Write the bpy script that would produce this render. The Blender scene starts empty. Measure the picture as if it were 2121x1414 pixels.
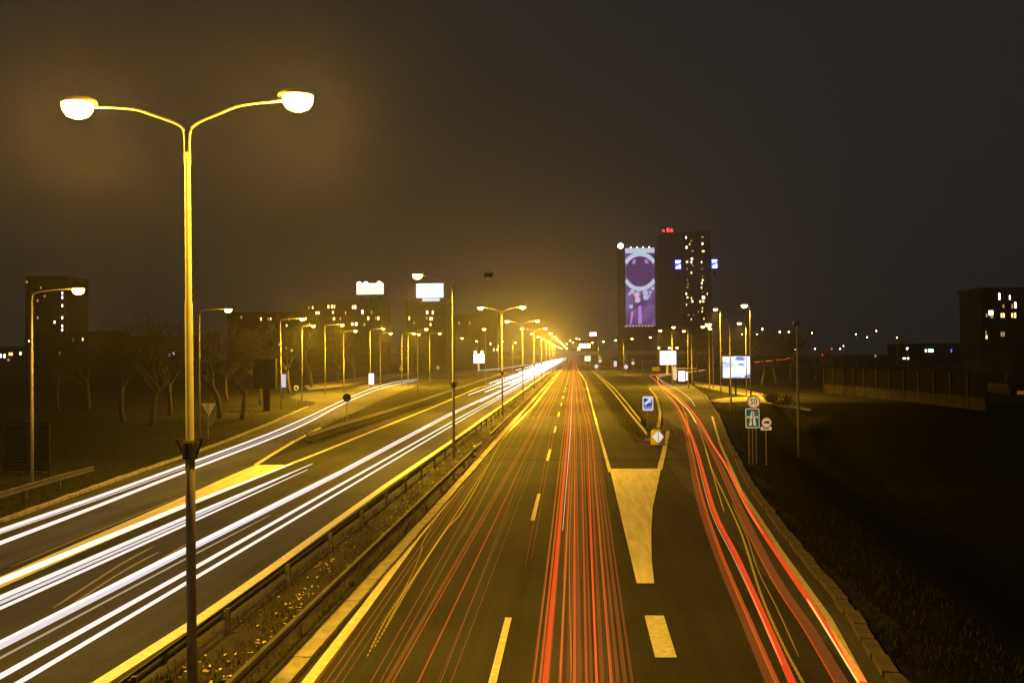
import bpy, bmesh, math, random
from mathutils import Vector, Matrix
random.seed(7)
R = math.radians
S = bpy.context.scene
COL = S.collection

# ------------------------------------------------------------------ camera
F, CX, CY = 1610.0, 1060.5, 707.0          # focal length and centre, in pixels of the 2121 px wide photograph
HC = 6.8                                   # the footbridge deck the camera stands on
ROLL, YAW, PITCH = R(-0.5), R(4.52), R(1.03)
cam_d = bpy.data.cameras.new('camera')
cam = bpy.data.objects.new('camera', cam_d)
COL.objects.link(cam)
cam_d.sensor_width = 36.0
cam_d.lens = 36.0 * F / 2121.0
cam_d.clip_start, cam_d.clip_end = 0.1, 6000
CM = Matrix.Rotation(YAW, 4, 'Z') @ Matrix.Rotation(R(90) + PITCH, 4, 'X') @ Matrix.Rotation(ROLL, 4, 'Z')
cam.matrix_world = Matrix.Translation((0, 0, HC)) @ CM
S.camera = cam
R3 = CM.to_3x3()

# ------------------------------------------------------------------ world (night sky) and exposure
w = bpy.data.worlds.new('World')
S.world = w
w.use_nodes = True
wn = w.node_tree.nodes
wl = w.node_tree.links
sky = wn.new('ShaderNodeTexSky')
sky.sky_type = 'NISHITA'
sky.sun_disc = False
sky.sun_elevation = R(-4)
sky.sun_rotation = R(200)
hsv = wn.new('ShaderNodeHueSaturation')
hsv.inputs['Saturation'].default_value = 0.0
wl.new(sky.outputs['Color'], hsv.inputs['Color'])
glow = wn.new('ShaderNodeMixRGB')           # the even glow of the city on the overcast night sky
glow.blend_type = 'MIX'
glow.inputs[0].default_value = 0.93
glow.inputs[2].default_value = (0.0172, 0.0168, 0.0168, 1)
wl.new(hsv.outputs['Color'], glow.inputs[1])
bg = wn['Background']
wl.new(glow.outputs['Color'], bg.inputs['Color'])
bg.inputs['Strength'].default_value = 1.0
S.view_settings.view_transform = 'Standard'
S.view_settings.look = 'None'
S.view_settings.exposure = -0.2
S.view_settings.gamma = 1.0
S.view_settings.use_curve_mapping = False
S.render.engine = 'CYCLES'
S.cycles.max_bounces = 6
S.cycles.diffuse_bounces = 2
S.cycles.glossy_bounces = 2
S.cycles.volume_bounces = 0
S.cycles.transparent_max_bounces = 64
S.cycles.sample_clamp_indirect = 0.0
S.cycles.sample_clamp_direct = 0.0
S.cycles.use_denoising = True

LAMP_NEAR, LAMP_W, LAMP_SIDE, LAMP_FAINT, LAMP_PARK = 2000.0, 34000.0, 34001.0, 4000.0, 62000.0                 # power of one sodium street lamp
LAMP_C = (1.0, 0.51, 0.025)
HAZE = ((0.00007, 0.2), (0.00022, 0.82))

# ------------------------------------------------------------------ placing helpers
def ray(x, y):
    return R3 @ Vector(((x - CX) / F, -(y - CY) / F, -1.0))
def G(x, y, z=0.0):             # where the line of sight through a point of the photograph meets height z
    d = ray(x, y)
    t = (z - HC) / d.z
    return Vector((d.x * t, d.y * t, z))
def D(x, y, Y):                 # ... meets the upright plane at distance Y
    d = ray(x, y)
    t = Y / d.y
    return Vector((d.x * t, Y, HC + d.z * t))
def hor(x):
    return 735.0 - (x - 1188.0) * math.tan(R(0.5))

# ------------------------------------------------------------------ materials
MATS = {}
def nt(name):
    m = bpy.data.materials.new(name)
    m.use_nodes = True
    return m, m.node_tree.nodes, m.node_tree.links
def surf(name, col, rough=0.7, var=0.35, scale=3.0, bump=0.0, bscale=40.0, metal=0.0, spec=0.4, stretch=None, col2=None):
    m, n, l = nt(name)
    b = n['Principled BSDF']
    b.inputs['Roughness'].default_value = rough
    b.inputs['Metallic'].default_value = metal
    b.inputs['Specular IOR Level'].default_value = spec
    tc = n.new('ShaderNodeTexCoord')
    src = tc.outputs['Object']
    if stretch:
        mp = n.new('ShaderNodeMapping')
        mp.inputs['Scale'].default_value = stretch
        l.new(src, mp.inputs['Vector'])
        src = mp.outputs['Vector']
    nz = n.new('ShaderNodeTexNoise')
    nz.inputs['Scale'].default_value = scale
    nz.inputs['Detail'].default_value = 6
    nz.inputs['Roughness'].default_value = 0.62
    l.new(src, nz.inputs['Vector'])
    cr = n.new('ShaderNodeValToRGB')
    c2 = col2 or tuple(min(1, c * (1 + var)) for c in col)
    c1 = tuple(c * (1 - var) for c in col)
    cr.color_ramp.elements[0].position, cr.color_ramp.elements[1].position = 0.3, 0.7
    cr.color_ramp.elements[0].color, cr.color_ramp.elements[1].color = (*c1, 1), (*c2, 1)
    l.new(nz.outputs['Fac'], cr.inputs['Fac'])
    l.new(cr.outputs['Color'], b.inputs['Base Color'])
    if bump:
        n2 = n.new('ShaderNodeTexNoise')
        n2.inputs['Scale'].default_value = bscale
        n2.inputs['Detail'].default_value = 5
        l.new(tc.outputs['Object'], n2.inputs['Vector'])
        bp = n.new('ShaderNodeBump')
        bp.inputs['Strength'].default_value = bump
        bp.inputs['Distance'].default_value = 0.03
        l.new(n2.outputs['Fac'], bp.inputs['Height'])
        l.new(bp.outputs['Normal'], b.inputs['Normal'])
    MATS[name] = m
    return m
def glowm(name, col, strength=1.0, sampled=True, pulse=None, grade=None):
    m, n, l = nt(name)
    n.remove(n['Principled BSDF'])
    e = n.new('ShaderNodeEmission')
    e.inputs['Color'].default_value = (*col, 1)
    e.inputs['Strength'].default_value = strength
    if 'streak' in name or 'band' in name or name == 'far_red':
        # a streak is light in the air: it adds to what lies behind it and throws no shadow
        strength *= 0.5
        e.inputs['Strength'].default_value = strength
        tr, ad = n.new('ShaderNodeBsdfTransparent'), n.new('ShaderNodeAddShader')
        l.new(e.outputs[0], ad.inputs[0])
        l.new(tr.outputs[0], ad.inputs[1])
        l.new(ad.outputs[0], n['Material Output'].inputs['Surface'])
    else:
        l.new(e.outputs[0], n['Material Output'].inputs['Surface'])
    if pulse:                    # a blinking or mains-flickering lamp leaves a beaded streak
        tc = n.new('ShaderNodeTexCoord')
        wv = n.new('ShaderNodeTexWave')
        wv.bands_direction = 'Y'
        wv.inputs['Scale'].default_value = pulse
        l.new(tc.outputs['Object'], wv.inputs['Vector'])
        mr = n.new('ShaderNodeMapRange')
        mr.inputs['From Min'].default_value = 0.35
        mr.inputs['From Max'].default_value = 0.75
        mr.inputs['To Min'].default_value = 0.03 * strength
        mr.inputs['To Max'].default_value = strength
        l.new(wv.outputs['Fac'], mr.inputs['Value'])
        l.new(mr.outputs['Result'], e.inputs['Strength'])
    if grade:
        tc = n.new('ShaderNodeTexCoord')
        nz = n.new('ShaderNodeTexNoise')
        nz.inputs['Scale'].default_value = grade[0]
        nz.inputs['Detail'].default_value = 3
        l.new(tc.outputs['Object'], nz.inputs['Vector'])
        cr = n.new('ShaderNodeValToRGB')
        cr.color_ramp.elements[0].position, cr.color_ramp.elements[1].position = 0.4, 0.62
        cr.color_ramp.elements[0].color, cr.color_ramp.elements[1].color = (*grade[1], 1), (*col, 1)
        l.new(nz.outputs['Fac'], cr.inputs['Fac'])
        l.new(cr.outputs['Color'], e.inputs['Color'])
    m.cycles.emission_sampling = 'AUTO' if sampled else 'NONE'
    MATS[name] = m
    return m

def asphalt(name, base):
    m, n, l = nt(name)
    b = n['Principled BSDF']
    b.inputs['Roughness'].default_value = 0.85
    b.inputs['Specular IOR Level'].default_value = 0.12
    tc = n.new('ShaderNodeTexCoord')
    def noise(scale, vec, detail=4):
        t = n.new('ShaderNodeTexNoise')
        t.inputs['Scale'].default_value = scale
        t.inputs['Detail'].default_value = detail
        l.new(vec, t.inputs['Vector'])
        return t.outputs['Fac']
    mp = n.new('ShaderNodeMapping')
    mp.inputs['Scale'].default_value = (1.0, 0.03, 1.0)
    l.new(tc.outputs['Object'], mp.inputs['Vector'])
    a, c, d = noise(1.6, mp.outputs['Vector']), noise(26, tc.outputs['Object'], 5), noise(0.22, tc.outputs['Object'])
    def ma(op, x, y):
        q = n.new('ShaderNodeMath')
        q.operation = op
        for i, v in enumerate((x, y)):
            if isinstance(v, float): q.inputs[i].default_value = v
            else: l.new(v, q.inputs[i])
        return q.outputs[0]
    f = ma('ADD', ma('ADD', ma('MULTIPLY', a, 0.5), ma('MULTIPLY', c, 0.75)), ma('MULTIPLY', d, 0.5))
    cr = n.new('ShaderNodeValToRGB')
    cr.color_ramp.elements[0].position, cr.color_ramp.elements[1].position = 0.62, 1.12
    cr.color_ramp.elements[0].color = (*[base * 0.4 * k for k in (0.96, 1.0, 1.08)], 1)
    cr.color_ramp.elements[1].color = (*[base * 1.75 * k for k in (0.96, 1.0, 1.08)], 1)
    l.new(f, cr.inputs['Fac'])
    l.new(cr.outputs['Color'], b.inputs['Base Color'])
    bp = n.new('ShaderNodeBump')
    bp.inputs['Strength'].default_value = 0.5
    bp.inputs['Distance'].default_value = 0.012
    l.new(c, bp.inputs['Height'])
    l.new(bp.outputs['Normal'], b.inputs['Normal'])
    MATS[name] = m
    return m

ASPH = asphalt('asphalt', 0.024)
ASPH2 = asphalt('slip_asphalt', 0.044)
PAINT = surf('road_paint', (0.55, 0.55, 0.52), 0.7, 0.28, 6, 0.3, 60)
WORN = surf('worn_paint', (0.66, 0.65, 0.6), 0.7, 0.25, 1.6, 0.3, 60, stretch=(2.2, 0.25, 1))
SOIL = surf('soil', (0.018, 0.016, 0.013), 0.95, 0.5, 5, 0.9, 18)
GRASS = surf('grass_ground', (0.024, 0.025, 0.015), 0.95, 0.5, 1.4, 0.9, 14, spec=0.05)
HSHADE = surf('hollow_shade', (0.009, 0.009, 0.007), 0.98, 0.6, 0.8, 0.9, 9, spec=0.02)
GRASSB = surf('grass_blades', (0.026, 0.026, 0.016), 0.95, 0.5, 2.5, spec=0.05)
LEAF = surf('fallen_leaf', (0.5, 0.42, 0.22), 0.7, 0.5, 3)
CONC = surf('concrete', (0.26, 0.25, 0.23), 0.85, 0.3, 4, 0.4, 30)
KERB = surf('kerb_concrete', (0.27, 0.26, 0.24), 0.85, 0.45, 2, 0.4, 30)
RAILM = surf('dark_rail', (0.07, 0.07, 0.07), 0.6, 0.4, 3)  # much darker grey than the galvanised steel
GALV = surf('galvanised_steel', (0.33, 0.33, 0.33), 0.5, 0.3, 5, metal=0.6)
POLE = surf('pole_paint', (0.26, 0.255, 0.24), 0.65, 0.12, 4, spec=0.25)
DARKM = surf('dark_metal', (0.02, 0.02, 0.021), 0.7, 0.2, 6, spec=0.1)
BARK = surf('bark', (0.07, 0.06, 0.05), 0.95, 0.35, 8, 0.5, 30)
WALLM = surf('render_wall', (0.018, 0.0178, 0.0175), 0.95, 0.2, 0.4, spec=0.05)
WALLB = surf('panel_wall', (0.035, 0.034, 0.032), 0.95, 0.2, 0.3, spec=0.05)
GLASSD = surf('dark_window', (0.01, 0.011, 0.013), 0.4, 0.3, 1, spec=0.1)
SIGNG = surf('sign_green', (0.0, 0.14, 0.085), 0.5, 0.12, 8)
SIGNW = surf('sign_white', (0.78, 0.78, 0.75), 0.5, 0.05, 8)
SIGNR = surf('sign_red', (0.42, 0.03, 0.02), 0.5, 0.1, 8)
SIGNB = surf('sign_blue', (0.01, 0.06, 0.4), 0.5, 0.1, 8)
SIGNK = surf('sign_black', (0.012, 0.012, 0.012), 0.5, 0.1, 8)
SIGNY = surf('barrel_yellow', (0.6, 0.56, 0.06), 0.5, 0.15, 5)
BARRG = surf('barrier_panel', (0.008, 0.008, 0.0075), 0.95, 0.2, 2, spec=0.03)
PAVE = surf('paving', (0.22, 0.21, 0.19), 0.85, 0.25, 3, 0.3, 30)

LENS = glowm('lamp_glow', (1.0, 0.64, 0.11), 28.0, False)
LENSF = glowm('far_lamp_glow', (1.0, 0.7, 0.2), 24.0, False)
HEAD = glowm('headlight_streak', (1.0, 0.91, 0.83), 1.15)
HEADF = glowm('far_headlight_streak', (1.0, 0.95, 0.95), 3.5, False)
HEADB = glowm('cool_headlight_streak', (0.97, 0.92, 0.95), 0.85)
HEADD = glowm('faint_headlight_streak', (0.9, 0.78, 0.55), 0.42, False)
RB = glowm('bright_tail_streak', (0.9, 0.06, 0.012), 0.95, False)
RM = glowm('tail_streak', (0.62, 0.075, 0.012), 0.75, False)
RD = glowm('faint_tail_streak', (0.25, 0.05, 0.01), 0.65, False)
PO = glowm('pale_orange_streak', (0.9, 0.3, 0.1), 0.75, False)
RO = glowm('orange_tail_streak', (0.85, 0.11, 0.012), 0.75, False)
PW = glowm('pale_tail_streak', (1.0, 0.5, 0.35), 1.0, False)
YB = glowm('blinker_streak', (1.0, 0.5, 0.02), 0.75, False, pulse=1.4)
YB2 = glowm('flicker_streak', (1.0, 0.55, 0.05), 0.55, False, pulse=3.5)
YW = glowm('warm_streak', (1.0, 0.62, 0.16), 1.4, False)
WIN_W = glowm('warm_window', (1.0, 0.62, 0.22), 3.0, False)
WIN_C = glowm('cool_window', (0.95, 0.95, 0.9), 4.0, False)
WIN_D = glowm('dim_window', (0.7, 0.42, 0.2), 0.8, False)

LW = glowm('retro_glow_white', (0.8, 0.55, 0.27), 0.85, False)  # unlit sign faces given emission in place of headlight light thrown back
LG_ = glowm('retro_glow_green', (0.004, 0.1, 0.055), 0.9, False)
LR = glowm('retro_glow_red', (0.42, 0.1, 0.015), 0.8, False)
LWH = glowm('retro_glow_reflector', (1.0, 0.85, 0.7), 0.95, False)  # reflector glow painted in as emission for returned headlight light

# ------------------------------------------------------------------ mesh helpers
class MB:
    def __init__(s): s.v, s.f = [], []
    def add(s, vs, fs):
        o = len(s.v)
        s.v += [tuple(p) for p in vs]
        s.f += [tuple(i + o for i in f) for f in fs]
        return s
    def box(s, x0, x1, y0, y1, z0, z1):
        vs = [(x, y, z) for z in (z0, z1) for y in (y0, y1) for x in (x0, x1)]
        return s.add(vs, [(0, 2, 3, 1), (4, 5, 7, 6), (0, 1, 5, 4), (2, 6, 7, 3), (0, 4, 6, 2), (1, 3, 7, 5)])
    def tube(s, pts, rad, n=6, flat=1.0, up=Vector((0, 0, 1)), caps=True):
        pts = [Vector(p) for p in pts]
        rs = rad if isinstance(rad, (list, tuple)) else [rad] * len(pts)
        vs, fs = [], []
        for i, p in enumerate(pts):
            t = (pts[min(i + 1, len(pts) - 1)] - pts[max(i - 1, 0)]).normalized()
            u = up if abs(t.dot(up)) < 0.95 else Vector((1, 0, 0))
            a = t.cross(u).normalized()
            b = a.cross(t).normalized()
            for k in range(n):
                th = 2 * math.pi * k / n
                vs.append(p + a * (math.cos(th) * rs[i]) + b * (math.sin(th) * rs[i] * flat))
        for i in range(len(pts) - 1):
            for k in range(n):
                fs.append((i * n + k, i * n + (k + 1) % n, (i + 1) * n + (k + 1) % n, (i + 1) * n + k))
        if caps:
            fs.append(tuple(range(n - 1, -1, -1)))
            fs.append(tuple((len(pts) - 1) * n + k for k in range(n)))
        return s.add(vs, fs)
    def lathe(s, prof, c=(0, 0, 0), n=16):
        vs, fs = [], []
        for r, z in prof:
            for k in range(n):
                th = 2 * math.pi * k / n
                vs.append((c[0] + r * math.cos(th), c[1] + r * math.sin(th), c[2] + z))
        for i in range(len(prof) - 1):
            for k in range(n):
                fs.append((i * n + k, i * n + (k + 1) % n, (i + 1) * n + (k + 1) % n, (i + 1) * n + k))
        fs.append(tuple(range(n - 1, -1, -1)))
        fs.append(tuple((len(prof) - 1) * n + k for k in range(n)))
        return s.add(vs, fs)
    def prism(s, poly, y0, y1):             # outline in x,z extruded along y
        n = len(poly)
        vs = [(x, y0, z) for x, z in poly] + [(x, y1, z) for x, z in poly]
        fs = [tuple(range(n)), tuple(range(2 * n - 1, n - 1, -1))]
        fs += [(i, i + n, (i + 1) % n + n, (i + 1) % n) for i in range(n)]
        return s.add(vs, fs)
    def slab(s, poly, z0, z1):              # outline in x,y extruded along z
        n = len(poly)
        vs = [(p[0], p[1], z0) for p in poly] + [(p[0], p[1], z1) for p in poly]
        fs = [tuple(range(n - 1, -1, -1)), tuple(range(n, 2 * n))]
        fs += [(i, (i + 1) % n, (i + 1) % n + n, i + n) for i in range(n)]
        return s.add(vs, fs)
    def mesh(s, name, mat, smooth=False):
        me = bpy.data.meshes.new(name)
        me.from_pydata(s.v, [], s.f)
        bm = bmesh.new()
        bm.from_mesh(me)
        bmesh.ops.recalc_face_normals(bm, faces=bm.faces)
        bm.to_mesh(me)
        bm.free()
        if mat: me.materials.append(mat)
        if smooth:
            me.polygons.foreach_set('use_smooth', [True] * len(me.polygons))
        return me
    def build(s, name, mat, parent=None, loc=None, smooth=False):
        return put(name, s.mesh(name, mat, smooth), parent, loc)
def put(name, me, parent=None, loc=None, rot=None):
    o = bpy.data.objects.new(name, me)
    COL.objects.link(o)
    if parent: o.parent = parent
    if loc is not None: o.location = loc
    if rot is not None: o.rotation_euler = rot
    return o
def tag(o, label, cat, group=None):
    o['label'], o['category'] = label, cat
    if group: o['group'] = group
    return o
def thing(name, label, cat, loc=(0, 0, 0), group=None, rz=0.0):
    o = bpy.data.objects.new(name, None)
    COL.objects.link(o)
    o.empty_display_size = 0.2
    o.location = loc
    o.rotation_euler = (0, 0, rz)
    return tag(o, label, cat, group)
def struct(o, kind='structure'):
    o['kind'] = kind
    return o
def flat(name, poly, z, mat, parent=None):
    me = bpy.data.meshes.new(name)
    bm = bmesh.new()
    vs = [bm.verts.new((p[0], p[1], z)) for p in poly]
    f = bm.faces.new(vs)
    f.normal_update()
    if f.normal.z < 0: f.normal_flip()
    bmesh.ops.triangulate(bm, faces=[f])
    bm.to_mesh(me)
    bm.free()
    me.materials.append(mat)
    return put(name, me, parent)
def text(body, size, mat, parent, loc, name='lettering', rot=(R(90), 0, 0), thick=0.004, sx=1.0):
    cu = bpy.data.curves.new(name, 'FONT')
    cu.body, cu.size, cu.extrude = body, size, thick
    cu.align_x, cu.align_y = 'CENTER', 'CENTER'
    t = bpy.data.objects.new(name, cu)
    COL.objects.link(t)
    me = bpy.data.meshes.new_from_object(t)
    bpy.data.objects.remove(t)
    me.materials.append(mat)
    o = put(name, me, parent, loc, rot)
    o.scale = (sx, 1, 1)
    return o
def smooth_path(pts, step=3):
    if len(pts) < 3: return pts
    P = [pts[0] * 2 - pts[1]] + pts + [pts[-1] * 2 - pts[-2]]
    out = []
    for i in range(1, len(P) - 2):
        a, b, c, d = P[i - 1:i + 3]
        for k in range(step):
            t = k / step
            out.append(0.5 * ((2 * b) + (c - a) * t + (2 * a - 5 * b + 4 * c - d) * t * t + (3 * b - a - 3 * c + d) * t ** 3))
    return out + [pts[-1]]
def strip_poly(line, w0, w1):               # band along a ground line between two sideways offsets (left is negative)
    L, Rr = [], []
    for i, p in enumerate(line):
        t = (line[min(i + 1, len(line) - 1)] - line[max(i - 1, 0)])
        nrm = Vector((t.y, -t.x, 0)).normalized()
        L.append(p + nrm * w0)
        Rr.append(p + nrm * w1)
    return L + Rr[::-1]
def band(name, line, w0, w1, z, mat, parent=None):
    P = strip_poly(line, w0, w1)
    n = len(line)
    vs = [(p.x, p.y, z) for p in P]
    fs = [(i, 2 * n - 1 - i, 2 * n - 2 - i, i + 1) for i in range(n - 1)]
    return MB().add(vs, fs).build(name, mat, parent)
def resample(line, step, start=0.0):
    out, acc = [], start
    for a, b in zip(line, line[1:]):
        d = (b - a).length
        while acc <= d:
            out.append(a.lerp(b, acc / d))
            acc += step
        acc -= d
    return out

# ------------------------------------------------------------------ ground and roads
FARY = 1500
rk = [G(1940, 1500), G(1851, 1414), G(1768, 1282), G(1659, 1147), G(1561, 1016), G(1509, 920), G(1487, 862), G(1462, 822), G(1425, 794)]
rkl = [Vector((13.2, -20, 0))] + rk
def ss(t):
    t = max(0.0, min(1.0, t))
    return t * t * (3 - 2 * t)
def kerb_x(y):
    for a, b in zip(rkl, rkl[1:]):
        if a.y <= y <= b.y: return a.x + (b.x - a.x) * (y - a.y) / (b.y - a.y)
    return rkl[0].x if y < rkl[0].y else rkl[-1].x
def gh(x, y):                     # the land falls away into a dark hollow to the right of the exit slip road
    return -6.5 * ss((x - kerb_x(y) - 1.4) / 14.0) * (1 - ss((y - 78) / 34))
def axis(lo, a, b, hi, st):
    o = [lo]
    v = a
    while v <= b:
        o.append(v)
        v += st
    return o + [hi]
XS, YS = axis(-1300, -6, 90, 1300, 1.0), axis(-40, -24, 118, 2200, 2.0)
gv = [(x, y, gh(x, y)) for y in YS for x in XS]
nx_ = len(XS)
gf = [(j * nx_ + i, j * nx_ + i + 1, (j + 1) * nx_ + i + 1, (j + 1) * nx_ + i) for j in range(len(YS) - 1) for i in range(nx_ - 1)]
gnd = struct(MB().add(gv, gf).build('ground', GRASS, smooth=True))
gnd.data.materials.append(HSHADE)          # ground blackened to paint in the shade of the hollow
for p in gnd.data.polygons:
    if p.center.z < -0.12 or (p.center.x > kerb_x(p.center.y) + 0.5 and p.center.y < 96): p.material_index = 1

left_road = struct(flat('left_carriageway', [(-20.4, -25), (-9.05, -25), (-9.0, 60), (-9.0, FARY), (-20.0, FARY), (-19.4, 120), (-20.4, 60)], 0.008, ASPH))
right_road = struct(flat('right_carriageway', [(-6.3, -25), (6.2, -25), (6.2, 55), (4.3, 75), (4.3, FARY), (-6.3, FARY)], 0.008, ASPH))

ramp_r = rkl + [G(1440, 783), G(1475, 772), G(1560, 765), G(1720, 757), G(1720, 752), G(1560, 756.5), G(1400, 762.5), G(1300, 763), G(1225, 764), G(1225, 767.5),
                G(1270, 772), G(1310, 781), G(1340, 797), G(1357, 817), G(1366, 848), G(1365, 885), G(1368, 940), Vector((5.6, 40, 0)), Vector((5.9, 10, 0)), Vector((5.9, -20, 0))]
slip_right = struct(flat('exit_slip_road', ramp_r, 0.014, ASPH2))
lk = [G(0, 1082), G(95, 1048), G(200, 1010), G(300, 974), G(380, 947), G(470, 914), G(552, 881), G(641, 842)]
lkl = [lk[0] + (lk[0] - lk[1]).normalized() * 40] + lk
ramp_l = lkl + [G(655, 833), G(600, 825), G(620, 813), G(730, 805), G(800, 783), G(700, 777), G(640, 778), G(640, 773), G(760, 770), G(900, 770), G(1010, 763), G(1010, 770),
                G(930, 780), G(860, 799), G(790, 828), G(720, 860), G(660, 888), G(600, 925), Vector((-19.0, 40, 0)), Vector((-18.5, 12, 0)), Vector((-18.5, -20, 0))]
slip_left = struct(flat('entry_slip_road', ramp_l, 0.014, ASPH2))

# pavements and paths on the right and left
for nm, px, z in (('footpath', [(1462, 830), (1500, 824), (1545, 822), (1580, 826), (1640, 838), (1680, 847), (1676, 851), (1620, 842), (1560, 830), (1500, 834)], 0.02),
                  ('footpath', [(1432, 788), (1475, 796), (1540, 806), (1590, 818), (1640, 832), (1610, 834), (1560, 822), (1500, 812), (1440, 798)], 0.024),
                  ('footpath', [(640, 808), (720, 798), (790, 787), (850, 777), (850, 772), (760, 778), (690, 789), (630, 799)], 0.02)):
    struct(flat(nm, [G(*p) for p in px], z, PAVE))

# central reservation: raised soil bed with a concrete edging of slabs on its right
median = struct(MB().box(-8.9, -6.32, -25, FARY, 0.0, 0.11).build('central_reservation', SOIL))
slab_me = [MB().box(-0.2, 0.2, -0.985, 0.985, 0, 0.13 + 0.008 * i).mesh('kerb_slab', CONC) for i in range(3)]
for k in range(110):
    o = put('kerb_slab', slab_me[k % 3], median, (-6.1 + random.uniform(-.012, .012), -4 + 2.0 * k, 0))
    o.rotation_euler.z = random.uniform(-.006, .006)
s = MB().box(-6.3, -5.9, 216, FARY, 0, 0.132).build('kerb_line', CONC, median)

# kerbs of the slip roads, stone by stone
def kerb(line, name, parent, step=1.0, wid=0.16, h=0.13, gap=0.03, maxn=290, jit=0.02):
    pts = resample(line, step)[:maxn + 1]
    stones = [MB().box(-wid, wid, -(step / 2 - gap), step / 2 - gap, 0, h + 0.012 * i).mesh(name, KERB) for i in range(3)]
    for i, (a, b) in enumerate(zip(pts, pts[1:])):
        c = (a + b) / 2
        o = put(name, stones[i % 3], parent, (c.x + random.uniform(-jit, jit), c.y, 0))
        o.rotation_euler.z = math.atan2(-(b.x - a.x), b.y - a.y) + random.uniform(-.015, .015)
kerb(lk, 'kerb_stone', slip_left, 1.0)
KERB_M = KERB
KERB = surf('dark_kerb', (0.075, 0.072, 0.066), 0.9, 0.5, 1.5, 0.5, 25)  # darker kerb colour for the exit slip road
kerb(rkl[1:], 'kerb_stone', slip_right, 1.0, jit=0.045)
KERB = KERB_M
gk = [G(1345, 806), G(1357, 820), G(1364, 840), G(1367, 855), G(1366, 872), G(1362, 890)]
kerb(smooth_path(gk), 'kerb_stone', slip_right, 1.0)

# road markings
def linepts(px): return [G(*p) for p in px]
MZ = 0.022
def straight(X0, X1, Ya, Yb, n=24): return [Vector((X0 + (X1 - X0) * i / n, Ya + (Yb - Ya) * i / n, 0)) for i in range(n + 1)]
def line_far(px, near_ext=14, far=FARY, conv=None):
    p = linepts(px)
    p = [p[0] + (p[0] - p[1]).normalized() * near_ext] + p
    return p
rl = line_far([(637, 1414), (752, 1264), (863, 1114), (955, 1004), (1038, 908)]) + [Vector((-5.4, 100, 0)), Vector((-5.4, 300, 0)), Vector((-5.4, FARY, 0))]
band('edge_line', rl, -0.13, 0.13, MZ, PAINT, right_road)
rr = line_far([(1264, 978), (1262, 971), (1240, 893), (1213, 790)]) + [Vector((2.0, 330, 0)), Vector((2.0, FARY, 0))]
band('edge_line', rr[1:], -0.1, 0.1, MZ, PAINT, right_road)
dash_x = lambda Y: -1.70 if Y > 20 else -1.70
for k in range(42):
    Y0 = 11.4 + 9.0 * 0 + 18.05 * k - 9.3 + 9.3
    a = Y0 + 2.6
    MB().box(-1.83, -1.66, a, a + 6.2, 0.009, 0.021).build('lane_dash', PAINT, right_road) if False else band('lane_dash', [Vector((-1.75, a, 0)), Vector((-1.75, a + 6.2, 0))], -0.085, 0.085, MZ, PAINT, right_road)
# right gore: filled nose, block mark, exit line
gp = [(1263, 971), (1369, 971), (1361, 1010), (1352, 1052), (1349, 1100), (1350, 1160), (1355, 1209), (1319, 1209)]
flat('gore_paint', [G(*p) for p in gp], MZ + 0.006, WORN, right_road)
flat('block_mark', [G(*p) for p in [(1335, 1276), (1375, 1276), (1402, 1363), (1357, 1363)]], MZ + 0.006, PAINT, right_road)
flat('block_mark', [G(*p) for p in [(1378, 1420), (1424, 1420), (1460, 1500), (1408, 1500)]], MZ + 0.006, PAINT, right_road)
band('exit_line', linepts([(1366, 973), (1374, 940), (1384, 893)]), -0.15, 0.15, MZ, PAINT, slip_right)
band('edge_line', [p + Vector((-0.62, 0, 0)) for p in rk[1:7]], -0.09, 0.09, MZ, PAINT, slip_right)
# left carriageway
ll = [G(150, 1450), G(211, 1414), G(411, 1285), G(560, 1180), G(700, 1078), G(800, 1006)] + [Vector((-9.75, 60, 0)), Vector((-9.75, FARY, 0))]
band('edge_line', ll, -0.2, 0.16, MZ, PAINT, left_road)
l2 = [G(0, 1214), G(180, 1135), G(378, 1050), (G(520, 992)), G(656, 940), G(777, 891), G(900, 842), G(990, 803)] + [Vector((-19.0, 190, 0)), Vector((-18.9, FARY, 0))]
l2 = [l2[0] + (l2[0] - l2[1]).normalized() * 20] + l2
band('edge_line', l2, -0.16, 0.16, MZ, PAINT, left_road)
g2 = [(0, 1196), (150, 1130), (378, 1030), (470, 988), (530, 963), (598, 963), (520, 991), (378, 1052), (180, 1137), (0, 1216)]
flat('gore_paint', [G(*p) for p in g2], MZ + 0.006, WORN, left_road)
band('gore_line', linepts([(530, 963), (563, 942), (610, 914), (664, 886)]), -0.16, 0.16, MZ + 0.012, PAINT, slip_left)
for k in range(40):
    a = 70 + 18 * k
    band('lane_dash', [Vector((-14.2, a, 0)), Vector((-14.2, a + 6, 0))], -0.085, 0.085, MZ, PAINT, left_road)

# grass verges between carriageways and slip roads, a little proud of the road
vl = [(634, 917), (668, 901), (700, 884), (740, 862), (800, 834), (862, 806), (930, 786), (1010, 772), (1052, 768), (1045, 779), (1000, 797), (930, 823), (850, 848), (780, 871), (700, 898), (648, 917)]
struct(MB().slab([G(*p) for p in vl], 0.0, 0.13).build('left_verge', GRASS))
vr = [(1336, 915), (1362, 892), (1366, 860), (1360, 826), (1344, 806), (1310, 788), (1270, 779), (1225, 770), (1226, 778), (1252, 797), (1280, 830), (1310, 870)]
struct(MB().slab([G(*p) for p in vr], 0.0, 0.13).build('right_verge', GRASS))

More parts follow.
